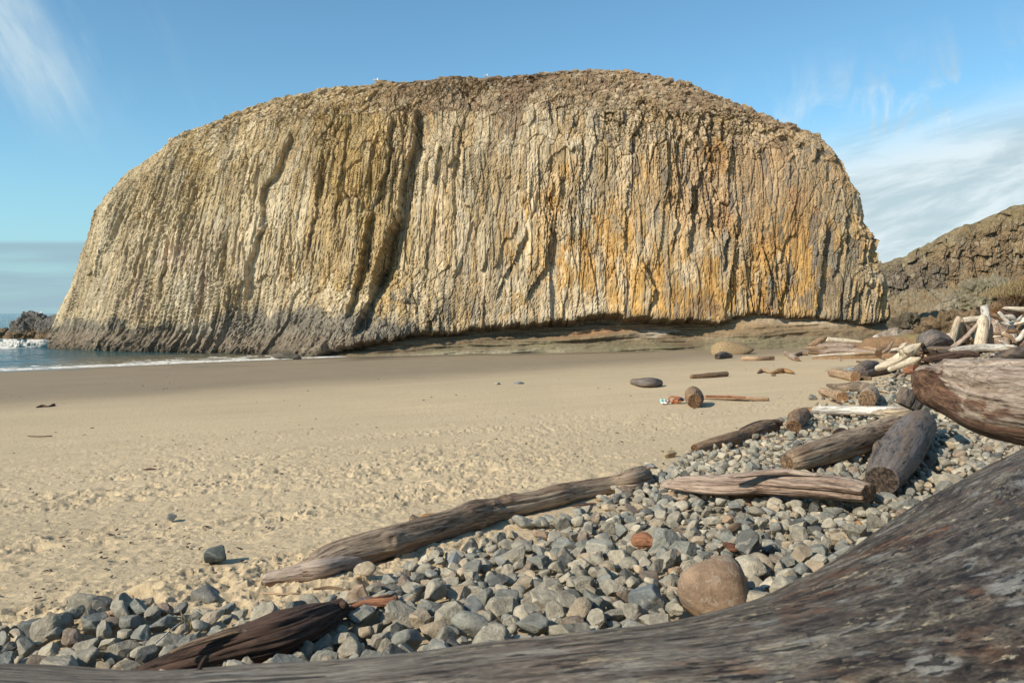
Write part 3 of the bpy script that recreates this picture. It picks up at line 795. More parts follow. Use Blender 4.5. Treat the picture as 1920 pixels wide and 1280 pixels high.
def boulder(name, label, cat, px, py, wpx, hpx, col, seed, planes=14, p=30, depth=.8, rough=.06, yaw=None, group=None, sink=.12, mat=None, n=5, y=None):
    """a rock whose visible foot stands at (px, py) and that shows wpx by hpx"""
    c = at(px, py) if y is None else on(px, py, y)
    k = c[1]/FPX; wx, hz = wpx*k/2, hpx*k/2/(1-sink)
    P, F = rock_shape(seed, n, planes, p, (1, 1, 1), rough)
    P = P*np.array([wx, wx*depth, hz])
    if yaw:
        a = R(yaw); P = P @ np.array([[math.cos(a), math.sin(a), 0], [-math.sin(a), math.cos(a), 0], [0, 0, 1]])
    ctr = c + np.array([0, wx*depth*.6, hz*(1-2*sink)])
    if y is None: ctr[2] = float(ground(ctr[0], ctr[1])) + hz*(1-2*sink) - .012
    me = mk(name, P, None, F, mat=mat or M_bld)
    me.location = ctr; me.color = tuple(col) + (1,)
    KEEP.append((ctr[0], ctr[1], (wx + wx*depth)*.5))
    tag(me, label, cat, group)
    return me
BG, GR, LG, TN, RS, DG, BR = (.125, .14, .145), (.20, .195, .17), (.29, .275, .225), (.33, .26, .17), (.30, .16, .09), (.065, .07, .072), (.17, .12, .085)
G_S = 'single stones lying on the sand'
boulder('boulder', 'smooth low tan sandstone boulder half buried in sand below the orange cliff', 'boulder', 1375, 664, 96, 27, (.27, .19, .10), 501, 9, 5, .7, .03, sink=.2)
boulder('boulder', 'big rounded tan boulder with pale flecks beside the foreground trunk', 'boulder', 1342, 1166, 142, 124, (.24, .165, .11), 541, 9, 5, .9, .035, sink=.26)
boulder('rock', 'dark green-grey angular rock with a long shadow, alone on the churned sand', 'rock', 396, 1058, 54, 34, (.075, .085, .075), 503, 10, 22, .8)
boulder('rock', 'grey wedge-shaped rock half buried in sand right of the left cobble heap', 'rock', 380, 1126, 62, 28, (.17, .165, .145), 504, 9, 16, .8, sink=.3)
boulder('rock', 'small rounded grey stone alone far out on the sand, above the dark rock', 'rock', 318, 974, 22, 14, (.21, .21, .19), 505, 8, 8, .8)
boulder('rock', 'large smooth upright grey-tan stone on top of the left cobble heap', 'rock', 150, 1166, 74, 60, (.215, .195, .15), 506, 10, 9, .6, .04, yaw=20)
boulder('rock', 'yellow-brown stone under the large smooth stone of the left heap', 'rock', 112, 1183, 46, 34, (.22, .175, .095), 507, 10, 16)
boulder('rock', 'dark craggy rock at the left end of the cobble heap', 'rock', 60, 1200, 84, 46, (.085, .09, .085), 508, 16, 20, .8, .14)
boulder('rock', 'rounded grey stone touching the long drift log halfway along it', 'rock', 982, 990, 50, 30, (.24, .235, .20), 509, 10, 9)
boulder('rock', 'tan pointed stone on the sand left of the two-part dark log', 'rock', 1257, 857, 26, 14, (.27, .21, .13), 510, 9, 20, sink=.25)
boulder('rock', 'small blue-grey stone on the sand above the end of the long drift log', 'rock', 1221, 879, 26, 12, BG, 511, 9, 20, sink=.25)
boulder('rock', 'left one of two small grey stones on the damp sand in mid beach', 'rock', 932, 722, 13, 6, LG, 512, 9, 16, sink=.25, n=3)
boulder('rock', 'right and larger one of two small grey stones on the damp sand', 'rock', 972, 721, 22, 8, (.19, .21, .22), 513, 9, 16, sink=.25, n=3)
boulder('rock', 'blue-grey stone on the sand left of the blackened drift block', 'rock', 1598, 697, 20, 9, (.19, .22, .23), 514, 9, 10, n=3)
boulder('rock', 'grey pyramid-shaped stone on the sand left of the stubby pale log', 'rock', 1524, 751, 20, 13, GR, 515, 7, 20, n=3)
boulder('rock', 'blue-grey stone between the stubby log and the bent grey log', 'rock', 1594, 745, 22, 11, BG, 516, 8, 14, n=3)
boulder('rock', 'large faceted blue-grey rock in front of the round tan boulder', 'rock', 1222, 1155, 82, 62, (.15, .165, .165), 517, 9, 22, .85, .05)
boulder('rock', 'large pale grey pointed rock above the dark knot of wood in the cobbles', 'rock', 1122, 1052+0, 66, 50, LG, 518, 8, 20, .85)
boulder('rock', 'tan square-edged rock right of the round tan boulder', 'rock', 1430, 1085, 58, 50, (.25, .21, .155), 519, 9, 20, .85)
boulder('rock', 'dark grey upright stone at the foot of the cobble bank near the trunk', 'rock', 892, 1168, 52, 56, (.13, .14, .14), 520, 8, 20, .7)
boulder('rock', 'blue stone with a rounded head among grey cobbles near the drift log', 'rock', 852, 1072, 42, 40, (.15, .165, .17), 521, 9, 10, .8)
boulder('rock', 'orange-brown broken stone left of the round tan boulder', 'rock', 1268, 1068, 52, 40, (.36, .25, .15), 522, 8, 22, .8)
boulder('rock', 'rust red stone under the pale split slab, left of its middle', 'rock', 1398, 953, 34, 22, RS, 523, 9, 14, .8)
boulder('rock', 'orange stone under the pale split slab, at its middle', 'rock', 1424, 968, 36, 18, (.38, .20, .09), 524, 9, 12, .8)
boulder('rock', 'wet brown rock in the shallow surf in front of the sea stack', 'rock', 340, 672, 26, 10, (.12, .10, .075), 525, 12, 16, rough=.15, n=4)
boulder('rock', 'long low wet rock in the surf at the foot of the sea stack', 'rock', 528, 673, 52, 14, (.11, .095, .07), 526, 14, 14, rough=.15, n=4)
boulder('rock', 'small dark wet rock just right of the long low surf rock', 'rock', 556, 674, 18, 10, (.06, .055, .05), 527, 10, 16, rough=.15, n=4)
# reef at the left
def reef(name, label, px, y, wpx, top_py, seed, depth=.5, foot=646):
    wx = wpx/FPX*y/2; cx = (px-CX)/FPX*y; zt = CAMZ + (HOR-top_py)/FPX*y
    V, F = ico(6); VB = np.sign(V)*np.abs(V)**.8
    P = VB*np.array([wx, wx*depth, zt+1.2]); P[:, 0] += cx; P[:, 1] += y; P[:, 2] -= 1.2
    x, yy, z = P.T
    r, f1, f2, (bx, by, bz) = voro(x/1.1, yy/1.1, z/.8, seed)
    D = .45*(r(1)-.5) + .35*(bx*(r(2)-.5)) + 1.1*fbm(x*.7, yy*.7, z*.9, o=5, seed=seed, g=.62) - .12*(1-sst(f2-f1, 0, .12))
    D = D*(wx/4)**.35
    P = P + V*D[:, None]
    nn = fbm(x*.7, yy*.7, z*.7, o=4, seed=seed+5)
    c = np.zeros_like(P) + pal(.125, .115, .10)
    wlow = np.clip(sst(P[:, 2] + .5*nn, 1.9, 1.2), 0, 1)[:, None]; c = c*(1-wlow) + pal(.17, .12, .07)*wlow
    c = c*(1+.3*(r(4)[:, None]-.5))
    o = mk(name, P, None, F, mat=M_cliff, smooth=False, attrs={'Col': c}, loc=(cx, y, 0))
    tag(o, label, 'reef')
reef('reef_rock', 'dark jagged reef rock in the sea touching the left foot of the stack', 64, 108, 100, 588, 601, .5)
reef('reef_rock', 'lumpy brown reef knob between the jagged reef and the stack', 112, 100, 84, 590, 605, .7)
reef('reef_rock', 'low black rock in the sea at the left edge, behind the breaker', 2, 118, 30, 614, 602, .6)
# outcrops on the right
def outcrop(name, label, px, y, wpx, top_py, bot_py, col, seed, depth=.7, disp=.5, cat='rock', tilt=0, cell=.7, mat=None, col2=None):
    wx = wpx/FPX*y/2; cx = (px-CX)/FPX*y; zt = CAMZ + (HOR-top_py)/FPX*y; zl = CAMZ + (HOR-bot_py)/FPX*y
    V, F = ico(6)
    h = (zt-zl)
    P = V*np.array([wx, wx*depth, h]); P[:, 2] += P[:, 0]*math.tan(R(tilt)); P += np.array([cx, y, zl])
    x, yy, z = P.T
    r, f1, f2, (bx, by, bz) = voro(x/cell, yy/cell, z/cell*1.3, seed)
    nn = fbm(x*.7, yy*.7, z*.7, o=4, seed=seed+5)
    D = disp*(.7*(r(1)-.5) + 1.1*nn + .9*(bx*(r(2)-.5)) + .8*fbm(x*1.6, yy*1.6, z*1.6, o=4, seed=seed+6, g=.6) - .08*(1-sst(f2-f1, 0, .12)))
    P = P + V*D[:, None]
    c = np.zeros_like(P) + np.array(col)
    if col2 is not None:
        q = sst(nn + .6*fbm(x*.2, z*1.5, o=2, seed=seed+8), 0, .3)[:, None]; c = c*(1-q) + np.array(col2)*q
    c = c*(1+.3*(r(4)[:, None]-.5))
    o = mk(name, P, None, F, mat=mat or M_ridge, smooth=disp < .2, attrs={'Col': c}, loc=(cx, y, zl))
    tag(o, label, cat)
outcrop('outcrop', 'grey crusty outcrop jutting left from the grassy bank above the driftwood shelter', 1850, 66, 110, 520, 556, (.17, .15, .10), 611, .6, .55, tilt=8)
outcrop('outcrop', 'dark shaded rubble rock at the right foot of the sea stack', 1702, 74, 66, 588, 622, (.095, .08, .055), 612, .7, .8)
outcrop('outcrop', 'orange earth bluff topped by dry grass at the right edge', 1925, 56, 110, 530, 600, (.28, .15, .065), 613, .6, .9, col2=(.15, .10, .06))
outcrop('outcrop', 'grey-brown pale boulder in the gully between stack and grassy bank', 1788, 78, 44, 556, 580, (.21, .18, .13), 614, .6, .4)
outcrop('outcrop', 'brown rubble slope behind the driftwood shelter', 1800, 52, 190, 588, 632, (.15, .105, .06), 615, .3, .7, col2=(.19, .15, .10), cell=.5)
outcrop('sandstone_ramp', 'smooth orange and green sandstone ramp behind the stacked drift logs', 1640, 50, 250, 632, 668, (.23, .14, .075), 616, .22, .12, tilt=9, mat=M_ledge, col2=(.20, .155, .075), cell=2.5)
outcrop('sandstone_ramp', 'pale grey gravel shelf above the orange sandstone ramp', 1690, 57, 110, 617, 640, (.24, .195, .15), 617, .3, .2, tilt=4, col2=(.36, .31, .26), cell=.4)

# ------------------------------------------------------------------ driftwood
def cat(P, n):
    """Catmull-Rom through rows of P, resampled to n rows"""
    P = np.asarray(P, float)
    if len(P) == 2: P = np.array([P[0], (P[0]*2+P[1])/3, (P[0]+P[1]*2)/3, P[1]])
    d = np.concatenate([[0], np.cumsum(np.linalg.norm(np.diff(P[:, :3], axis=0), axis=1)+1e-6)])
    E = np.vstack([2*P[0]-P[1], P, 2*P[-1]-P[-2]])
    s = np.linspace(0, d[-1], n); i = np.clip(np.searchsorted(d, s, 'right')-1, 0, len(P)-2)
    t = ((s-d[i])/(d[i+1]-d[i]))[:, None]
    a, b, c, e = E[i], E[i+1], E[i+2], E[i+3]
    return .5*((2*b) + (-a+c)*t + (2*a-5*b+4*c-e)*t*t + (-a+3*b-3*c+e)*t**3), s
def tube(name, P, mat, seg=40, lump=.08, groove=.035, flat=1.0, ends='cc', seed=1, twist=.0, step=.22, nmin=30, extra=None, knots=0, smooth=True, ridge=0.0):
    """P rows: x y z radius.  ends: c cut, r rounded, p pointed / broken"""
    P = np.asarray(P, float); P[:, 3] = np.maximum(P[:, 3], .004)
    Ltot = np.linalg.norm(np.diff(P[:, :3], axis=0), axis=1).sum()
    rm = P[:, 3].mean()
    n = int(np.clip(Ltot/(rm*step), nmin, 420))
    C, s = cat(P, n)
    T = np.gradient(C[:, :3], axis=0); T /= np.linalg.norm(T, axis=1)[:, None]
    ref = np.array([0, 0, 1.]) if abs(T[:, 2]).mean() < .75 else np.array([0, 1., 0])
    A = np.cross(T, ref); A /= np.linalg.norm(A, axis=1)[:, None]
    B = np.cross(A, T)
    rad = np.maximum(C[:, 3], .004)
    # closing rings
    def cap(kind, i, sgn):
        out = []
        if kind == 'r': q = [(math.cos(a), math.sin(a)*.8) for a in np.linspace(.15, 1.5, 8)]
        elif kind == 'p': q = [(.93, .15), (.78, .5), (.55, 1.0), (.3, 1.5), (.08, 1.9)]
        else: q = [(.97, .05), (.90, .07), (.7, .05), (.45, .06), (.2, .05), (.02, .05)]
        for k, (a, b) in enumerate(q):
            out.append((C[i, :3] + sgn*T[i]*rad[i]*b, T[i], A[i], B[i], rad[i]*a, s[i] + sgn*rad[i]*b*.3, 1.0 if kind == 'c' and k > 0 else (.35 if kind == 'p' else 0.)))
        return out
    rings = cap(ends[0], 0, -1)[::-1] + [(C[i, :3], T[i], A[i], B[i], rad[i], s[i], 0.) for i in range(n)] + cap(ends[1], n-1, 1)
    c3 = np.array([r[0] for r in rings]); t3 = np.array([r[1] for r in rings]); a3 = np.array([r[2] for r in rings]); b3 = np.array([r[3] for r in rings])
    rd = np.array([r[4] for r in rings]); ss = np.array([r[5] for r in rings]); cut = np.array([r[6] for r in rings])
    th = np.linspace(0, 2*math.pi, seg, endpoint=False)
    TH, S = np.meshgrid(th, ss)
    RD = rd[:, None]*np.ones_like(TH); RM = max(rm, 1e-3)
    ct, st = np.cos(TH + twist*S), np.sin(TH + twist*S)
    q = S/RM
    f = lump*1.6*fbm(ct*.9+seed, st*.9, q*.22, o=3, seed=seed) + groove*fbm(ct*4.5+seed, st*4.5, q*.12, o=4, seed=seed+3, g=.6) - groove*1.6*np.clip(fbm(ct*3+seed, st*3, q*.08, o=3, seed=seed+9)-.25, 0, 1)*3
    if ridge: f = f + ridge*np.abs(fbm(ct*2.2+seed, st*2.2, q*.05, o=2, seed=seed+4))
    g = np.random.default_rng(seed)
    for _ in range(knots):
        kt, ks = g.uniform(0, 2*math.pi), g.uniform(.1, .9)*s[-1]; kr = g.uniform(.35, .7)
        dd = np.sqrt((np.angle(np.exp(1j*(TH-kt)))*1.0)**2 + ((S-ks)/RM)**2)
        f = f + .22*np.exp(-(dd/kr)**2) - .12*np.exp(-(dd/(kr*.35))**2)
    endw = (cut > 0)[:, None]
    rr = RD*(1+np.where(endw, f*.9, f))
    # flatten across the local vertical
    V = c3[:, None] + rr[..., None]*(np.cos(TH)[..., None]*a3[:, None]*(1 if flat >= 1 else (1/flat)**.3) + np.sin(TH)[..., None]*b3[:, None]*flat)
    V = V + t3[:, None]*(np.where(cut[:, None] > 0, 1, 0)*RM*.22*fbm(V[..., 0]*3/RM*.4, V[..., 1]*3/RM*.4, V[..., 2]*3/RM*.4, o=3, seed=seed+7))[..., None]
    grain = np.stack([ct*RD, st*RD, S*.11], -1)
    grain = grain + np.array([seed*1.37 % 9, 0, 0])
    at_ = {'v_grain': grain.reshape(-1, 3), 'cut': np.repeat(cut, seg)}
    nr = len(rings)
    if extra: at_.update(extra(V, S, TH, f))
    loc = c3[len(c3)//2].copy(); loc[2] = V[..., 2].min()
    return mk(name, V.reshape(-1, 3), gridf(nr, seg, True), mat=mat, attrs=at_, loc=tuple(loc), smooth=smooth)
def path(st, lift=0., k=.8):
    out = []
    for q in st:
        if len(q) == 4: p = on(q[0], q[1], q[3])
        else: p = at(q[0], q[1], lift, q[2], k)
        out.append([*p, q[2]*p[1]/FPX])
    return np.array(out)
_sd = [10]
def log(name, label, st, mat, lift=0., k=.8, cat_='driftwood log', group=None, parent=None, **kw):
    _sd[0] += 1
    o = tube(name, path(st, lift, k), W[mat], seed=kw.pop('seed', _sd[0]), **kw)
    if parent is not None: part(o, parent)
    else: tag(o, label, cat_, group)
    return o

# 1 long log lying across the sand, with its parts
t = empty('drift_log', tuple(at(860, 1010))); bpy.context.view_layer.update()
tag(t, 'long pale brown knotty drift log lying between the sand and the cobble bank', 'driftwood log')
log('trunk', None, [(500, 1083, 10.6), (530, 1077, 12.3), (562, 1070, 15.0), (590, 1062, 22.9), (630, 1044, 28.2), (700, 1026, 29.9), (770, 1006, 29.9), (850, 980, 27.3), (885, 967, 29.0), (930, 956, 22.9), (1000, 942, 20.2),
                    (1045, 930, 22.0), (1080, 922, 18.5), (1140, 910, 17.6), (1180, 903, 22.0), (1206, 893, 19.4)], 'grey', k=.72, seg=110, lump=.10, groove=.07, ends='rp', knots=12, step=.09, twist=.25, parent=t)
log('split_root', None, [(500, 1086, 11), (560, 1074, 17), (600, 1068, 20), (640, 1058, 16), (690, 1046, 8)], 'slab', k=.9, seg=60, lump=.12, groove=.08, ends='rp', parent=t)
log('branch_stub', None, [(782, 978, 9, 8.15), (772, 970, 7, 8.2)], 'grey', ends='cc', parent=t)
log('branch_stub', None, [(1185, 893, 9, 10.2), (1210, 880, 7, 10.15)], 'grey', ends='cp', parent=t)
# 2 dark rotten plank bottom left
t = empty('drift_log', tuple(at(470, 1210))); tag(t, 'dark rotten split log wedge in the lower left, its far end on the cobbles', 'driftwood log')
log('trunk', None, [(255, 1262, 12), (330, 1243, 26), (430, 1215, 38), (520, 1188, 44), (590, 1160, 34), (636, 1140, 18)], 'dark', k=.7, lift=.10, seg=120, lump=.10, groove=.16, flat=.75, ends='pp', step=.07, ridge=.35, parent=t)
log('splinter', None, [(320, 1222, 5), (380, 1200, 9), (440, 1184, 8), (470, 1182, 3)], 'brown', lift=.26, seg=40, ends='pp', groove=.12, flat=.5, parent=t)
log('splinter', None, [(600, 1150, 6), (632, 1132, 10), (646, 1134, 8)], 'dark', lift=.18, seg=40, ends='pr', parent=t)
# 3 pale split slab
t = empty('drift_log', tuple(at(1440, 945))); tag(t, 'flat pale split slab of driftwood lying on the cobbles at right centre', 'driftwood log')
log('trunk', None, [(1252, 908, 12), (1290, 908, 22), (1350, 910, 27), (1420, 906, 31), (1500, 910, 33), (1580, 916, 33), (1628, 924, 28)], 'slab', lift=.12, k=.75, seg=110, lump=.10, groove=.10, flat=.62, ends='rc', step=.08, ridge=.25, parent=t)
log('splinter', None, [(1330, 922, 7), (1390, 926, 12), (1440, 924, 7)], 'brown', lift=.08, seg=40, ends='pp', groove=.12, parent=t)
log('splinter', None, [(1375, 893, 6), (1460, 884, 11), (1530, 890, 6)], 'slab', lift=.36, seg=40, ends='pp', groove=.12, flat=.5, parent=t)
# 4, 5
log('drift_log', 'weathered brown-grey log with furrowed bark lines, leaning against the fat dark log', [(1478, 868, 18), (1500, 860, 23), (1560, 842, 25), (1620, 824, 25), (1680, 802, 24)], 'grey', lift=.12, k=.85, seg=90, lump=.04, groove=.09, ends='cr', step=.1)
log('drift_log', 'fat dark charcoal log with a brown broken end facing the camera', [(1654, 900, 30), (1664, 884, 36), (1682, 856, 39), (1706, 820, 37), (1724, 798, 30)], 'black', lift=.10, k=.85, seg=110, lump=.05, groove=.03, ends='cr', step=.06, knots=2)
# 6 two part log
t = empty('drift_log', tuple(at(1380, 830))); tag(t, 'dark brown club-shaped log alone at the edge of sand and cobbles', 'driftwood log')
log('trunk', None, [(1303, 842, 10), (1330, 835, 12), (1370, 824, 14), (1395, 816, 12), (1425, 806, 14), (1456, 795, 11)], 'brown', k=.85, seg=64, lump=.08, groove=.06, ends='cr', step=.1, parent=t)
log('slab', None, [(1392, 806, 6), (1425, 795, 10), (1452, 792, 8)], 'dark', lift=.10, seg=40, ends='rr', groove=.08, flat=.7, parent=t)
# 7 big pale log at the right
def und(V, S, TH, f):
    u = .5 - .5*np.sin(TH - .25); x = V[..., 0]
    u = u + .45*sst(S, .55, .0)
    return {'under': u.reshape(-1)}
t = empty('drift_log', tuple(at(1860, 822))); tag(t, 'massive pale drift log with a fibrous brown underside entering at the right edge', 'driftwood log')
log('trunk', None, [(1732, 706, 24, 8.3), (1748, 716, 44, 8.3), (1790, 727, 56, 8.2), (1850, 743, 74, 8.0), (1920, 752, 84, 7.7), (2040, 765, 98, 7.0), (2200, 790, 120, 6.0)], 'two', seg=220, lump=.08, groove=.10, ends='rr', step=.035, extra=und, parent=t)
log('knot', None, [(1850, 775, 13, 7.72), (1856, 773, 14, 7.62)], 'tan', seg=40, ends='cc', parent=t)
log('knot', None, [(1893, 690, 12, 7.75), (1895, 690, 12, 7.6)], 'slab', seg=40, ends='cr', parent=t)
# 8 .. mid ground
log('drift_log', 'long silvery white log with a brown knot lying level on the stones', [(1528, 769, 7), (1560, 769, 8.5), (1620, 770, 9), (1680, 772, 10), (1740, 774, 9)], 'silver', lift=.12, k=.8, seg=48, lump=.03, groove=.05, ends='rc', step=.2)
log('drift_plank', 'orange-brown flat plank on the sand under the silvery white log', [(1480, 780, 4), (1500, 771, 9), (1540, 770, 10), (1600, 777, 7)], 'orange', seg=40, ends='pc', flat=.7)
log('driftwood_stump', 'stubby brown-grey stump with a hollow standing on the stones below the white log', [(1488, 802, 14), (1495, 786, 17), (1506, 776, 12)], 'brown', seg=50, ends='cr', k=.7, lump=.12, lift=.05)
log('drift_log', 'tangled root end of pale wood at the right of the silvery log', [(1640, 775, 6), (1670, 776, 11), (1710, 770, 13), (1745, 758, 10)], 'white', lift=.25, seg=44, ends='pp', lump=.25, groove=.14)
log('drift_log', 'small pale bone-like branch poking up beside the massive log', [(1718, 726, 6, 12.5), (1735, 742, 8, 12.0), (1760, 765, 9, 11.5)], 'white', seg=36, ends='rp', lump=.2)
log('driftwood_stump', 'squat grey and brown barked block left of the massive log', [(1712, 735, 22, 12.6), (1705, 752, 24, 12.6), (1700, 762, 20, 12.6)], 'black', seg=50, ends='cc', lump=.12, groove=.08)
log('drift_log', 'bent grey log curving down to a round cut end, beside grey stones', [(1552, 722, 3), (1575, 726, 7), (1600, 724, 9), (1618, 727, 11), (1632, 736, 15), (1626, 748, 17)], 'grey', k=.85, lift=.1, seg=56, ends='rc', lump=.07)
log('drift_log', 'stubby pale tan log with a sawn end lying left of the bent grey log', [(1541, 733, 7), (1560, 738, 9), (1580, 744, 11)], 'tan', k=.9, lift=.05, seg=40, ends='rc')
log('stick', 'short dark stick behind the long silvery log', [(1560, 752, 2.5), (1580, 759, 2.5)], 'dark', seg=20, ends='pp', cat_='stick')
log('drift_log', 'tan bark-free block of log on the sand below the stacked drift logs', [(1560, 699, 8), (1580, 702, 9), (1603, 706, 10)], 'tan', k=.9, seg=44, ends='cc', lump=.07)
log('driftwood_stump', 'blackened rounded drift block with a shiny top on the sand', [(1612, 696, 12), (1628, 690, 14), (1640, 687, 11)], 'black', k=.9, seg=44, ends='rr', lump=.12)
log('drift_log', 'dark grey log lying in front of the blackened drift block', [(1620, 703, 7), (1645, 697, 8), (1675, 690, 8)], 'black', k=.9, seg=40, ends='cr', lump=.06)
log('driftwood_chunk', 'small brown lump of wood under the end of the dark grey log', [(1615, 709, 4), (1630, 710, 4.5)], 'brown', seg=24, ends='rr', cat_='driftwood chunk')
t = empty('drift_log', tuple(at(1690, 690))); tag(t, 'bleached white forked drift log with gnarled root end pointing up', 'driftwood log')
log('trunk', None, [(1645, 690, 5, 23.5), (1665, 682, 8, 23.2), (1690, 668, 9, 23), (1708, 656, 12, 22.8)], 'white', seg=48, lump=.14, groove=.09, ends='rp', parent=t)
log('branch', None, [(1668, 692, 5, 22.9), (1690, 684, 6, 22.8), (1712, 676, 8, 22.6)], 'white', seg=30, lump=.1, ends='rp', parent=t)
log('branch', None, [(1694, 664, 7, 22.9), (1690, 652, 5, 22.8), (1697, 645, 3, 22.8)], 'white', seg=30, lump=.2, ends='rp', parent=t)
log('branch', None, [(1700, 656, 8, 22.7), (1714, 650, 6, 22.7), (1722, 654, 3, 22.7)], 'white', seg=30, lump=.2, ends='rp', parent=t)
log('drift_log', 'white weathered short log right of the forked white log', [(1700, 679, 6), (1718, 678, 8)], 'white', lift=.3, seg=30, ends='pr', lump=.15)
log('driftwood_chunk', 'hollow rusty brown block on the stones beside the massive log', [(1700, 694, 9), (1718, 692, 9)], 'red', lift=.2, seg=30, ends='cc', cat_='driftwood chunk', lump=.15)
# on the open sand
log('driftwood_stump', 'mottled white and dark drift block alone in the middle of the sand', [(1187, 716, 6), (1205, 718, 9), (1222, 718, 9.5), (1236, 718, 7)], 'black', k=.85, seg=44, ends='rr', lump=.12)
log('drift_log', 'dark reddish log alone on the sand right of the mottled block', [(1297, 706, 4.5), (1325, 704, 5), (1362, 701, 5)], 'brown', k=.9, seg=40, ends='rr', lump=.08)
log('driftwood_stump', 'dark two-holed drift stump in front of the smooth sandstone boulder', [(1345, 668, 6), (1355, 666, 7), (1369, 667, 5)], 'black', k=.9, seg=36, ends='cr', lump=.12)
log('drift_log', 'straight brown log on the sand right of the sandstone boulder', [(1393, 672, 4.2), (1420, 672, 4.4), (1449, 671, 4.2)], 'tan', k=.9, seg=36, ends='rr', lump=.07)
log('drift_log', 'short grey log lying end-on, left of the stacked drift logs', [(1474, 662, 4.5), (1484, 668, 5), (1494, 673, 5)], 'slab', k=.9, seg=36, ends='rc', lump=.05)
log('drift_log', 'thin dark curved piece between the end-on log and the stack', [(1488, 668, 2.5), (1500, 663, 3.5), (1512, 664, 2.5)], 'brown', k=.9, seg=24, ends='pp')
log('drift_log', 'golden brown humped piece of bark on the sand', [(1446, 699, 2), (1460, 695, 5), (1472, 694, 5), (1486, 698, 3)], 'orange', seg=36, ends='pp', flat=.8, lump=.15)
log('driftwood_chunk', 'pinkish brown scrap of wood left of the golden bark piece', [(1421, 698, 2.5), (1428, 694, 4), (1446, 698, 2)], 'tan', seg=24, ends='pp', cat_='driftwood chunk', lump=.25)
log('driftwood_chunk', 'tiny dark round chunk below the golden bark piece', [(1448, 703, 2.6), (1453, 703, 2.4)], 'brown', seg=20, ends='rr', cat_='driftwood chunk')
log('driftwood_chunk', 'small dark scrap on the sand left of the bleached forked log', [(1607, 678, 2.2), (1618, 679, 2.5), (1640, 678, 1.2)], 'brown', seg=20, ends='rp', cat_='driftwood chunk')
log('driftwood_stump', 'round cut log end facing the camera with bag and shoes beside it', [(1302, 752, 14), (1303, 746, 17), (1300, 742, 17.5)], 'brown', k=.85, seg=60, ends='cr', lump=.06)
log('stick', 'long thin split branch lying on the sand behind the round log end', [(1318, 744, 3.5), (1360, 745, 4), (1400, 747, 4), (1440, 748, 3.2)], 'tan', k=1.1, seg=24, ends='pr', cat_='branch')
log('stick', 'short reddish branch lying along the top of the long split branch', [(1325, 743, 2.2), (1360, 743, 2.4), (1397, 745, 1.8)], 'red', k=1., lift=.09, seg=20, ends='pr', cat_='branch')
# stacked logs by the ledge
GS = 'drift logs stacked below the sandstone ledge'
def stk(label, st, mat, **kw): log('drift_log', label, st, mat, group=GS, k=.9, seg=36, **kw)
stk('long dark grey log at the front of the far stack, with a chewed left end', [(1536, 662, 6, 36), (1570, 657, 6, 36), (1610, 659, 5.5, 36), (1640, 662, 4, 36)], 'slab', ends='cp', lump=.08)
stk('brown log stub poking left at the front of the far stack', [(1517, 658, 6, 36.5), (1535, 659, 7, 36.3), (1545, 661, 6, 36)], 'brown', ends='cc')
stk('thin white pole lying on the sand in front of the far stack', [(1525, 668, 1.8, 34), (1560, 665, 2.6, 34), (1602, 663, 2.8, 34)], 'white', ends='pc')
stk('short tan log at the right end of the thin white pole', [(1602, 664, 3.5, 34), (1630, 662, 3.5, 34)], 'tan', ends='cc')
stk('pale club-shaped bleached log on top of the far stack', [(1551, 636, 5, 40), (1575, 638, 4.5, 40), (1614, 641, 2.5, 40)], 'white', ends='rr')
stk('gnarled brown root piece at the top left of the far stack', [(1518, 648, 3, 39), (1532, 642, 6, 39), (1545, 635, 4, 39)], 'brown', ends='pp', lump=.25)
stk('brown-grey log lying in the middle of the far stack', [(1538, 650, 6, 38), (1570, 648, 6.5, 38), (1600, 649, 4, 38)], 'slab', ends='pp', lump=.12)
stk('short pale sticking-out piece at the left of the far stack', [(1512, 652, 2.5, 37.5), (1530, 652, 4, 37.5), (1545, 652, 4, 37.5)], 'tan', ends='pp')
stk('round dark log end at the right end of the far stack', [(1647, 663, 7, 33), (1650, 656, 7, 34)], 'brown', ends='cr')
stk('dark curled root mass right of the far stack', [(1655, 655, 5, 33.5), (1668, 652, 8, 33.5), (1684, 650, 8, 33.5)], 'brown', ends='pp', lump=.3, groove=.15)
stk('pale small twisted piece behind the dark curled root', [(1622, 652, 3, 38), (1640, 655, 3, 37), (1665, 654, 3, 36)], 'tan', ends='pp', lump=.2)

# the driftwood shelter at the right
SH = 'poles of the driftwood shelter'
DS = 30.0
def sh(label, st, mat, **kw): log('drift_pole', label, st, mat, group=SH, cat_='driftwood pole', seg=36, **kw)
sh('left leaning pole of the driftwood shelter, pale with a rounded top', [(1781, 656, 5.5, DS), (1789, 622, 6, DS), (1797, 596, 4.5, DS)], 'white', ends='rr')
sh('second leaning pole of the shelter, right beside the left one', [(1793, 654, 4, DS+.3), (1801, 625, 5, DS+.3), (1804, 601, 4, DS+.3)], 'tan', ends='rr')
sh('orange narrow pole of the shelter leaning the other way', [(1806, 606, 3, DS+.6), (1812, 630, 4, DS+.6), (1818, 650, 3.5, DS+.5)], 'orange', ends='rr')
sh('long thin grey pole crossing the front of the shelter diagonally', [(1778, 658, 5, DS-.6), (1808, 634, 4, DS-.4), (1834, 607, 3, DS-.2)], 'slab', ends='rr')
sh('thick pale horizontal beam on top of the shelter', [(1805, 601, 6, DS+.8), (1822, 599, 6.5, DS+.8), (1842, 598, 6, DS+.8)], 'white', ends='cc')
sh('wide bleached upright board of the shelter with a rounded top', [(1838, 644, 11.5, DS-.2), (1841, 620, 12, DS-.2), (1843, 600, 9.5, DS-.2), (1843, 595, 7, DS-.2)], 'white', ends='rr', lump=.04)
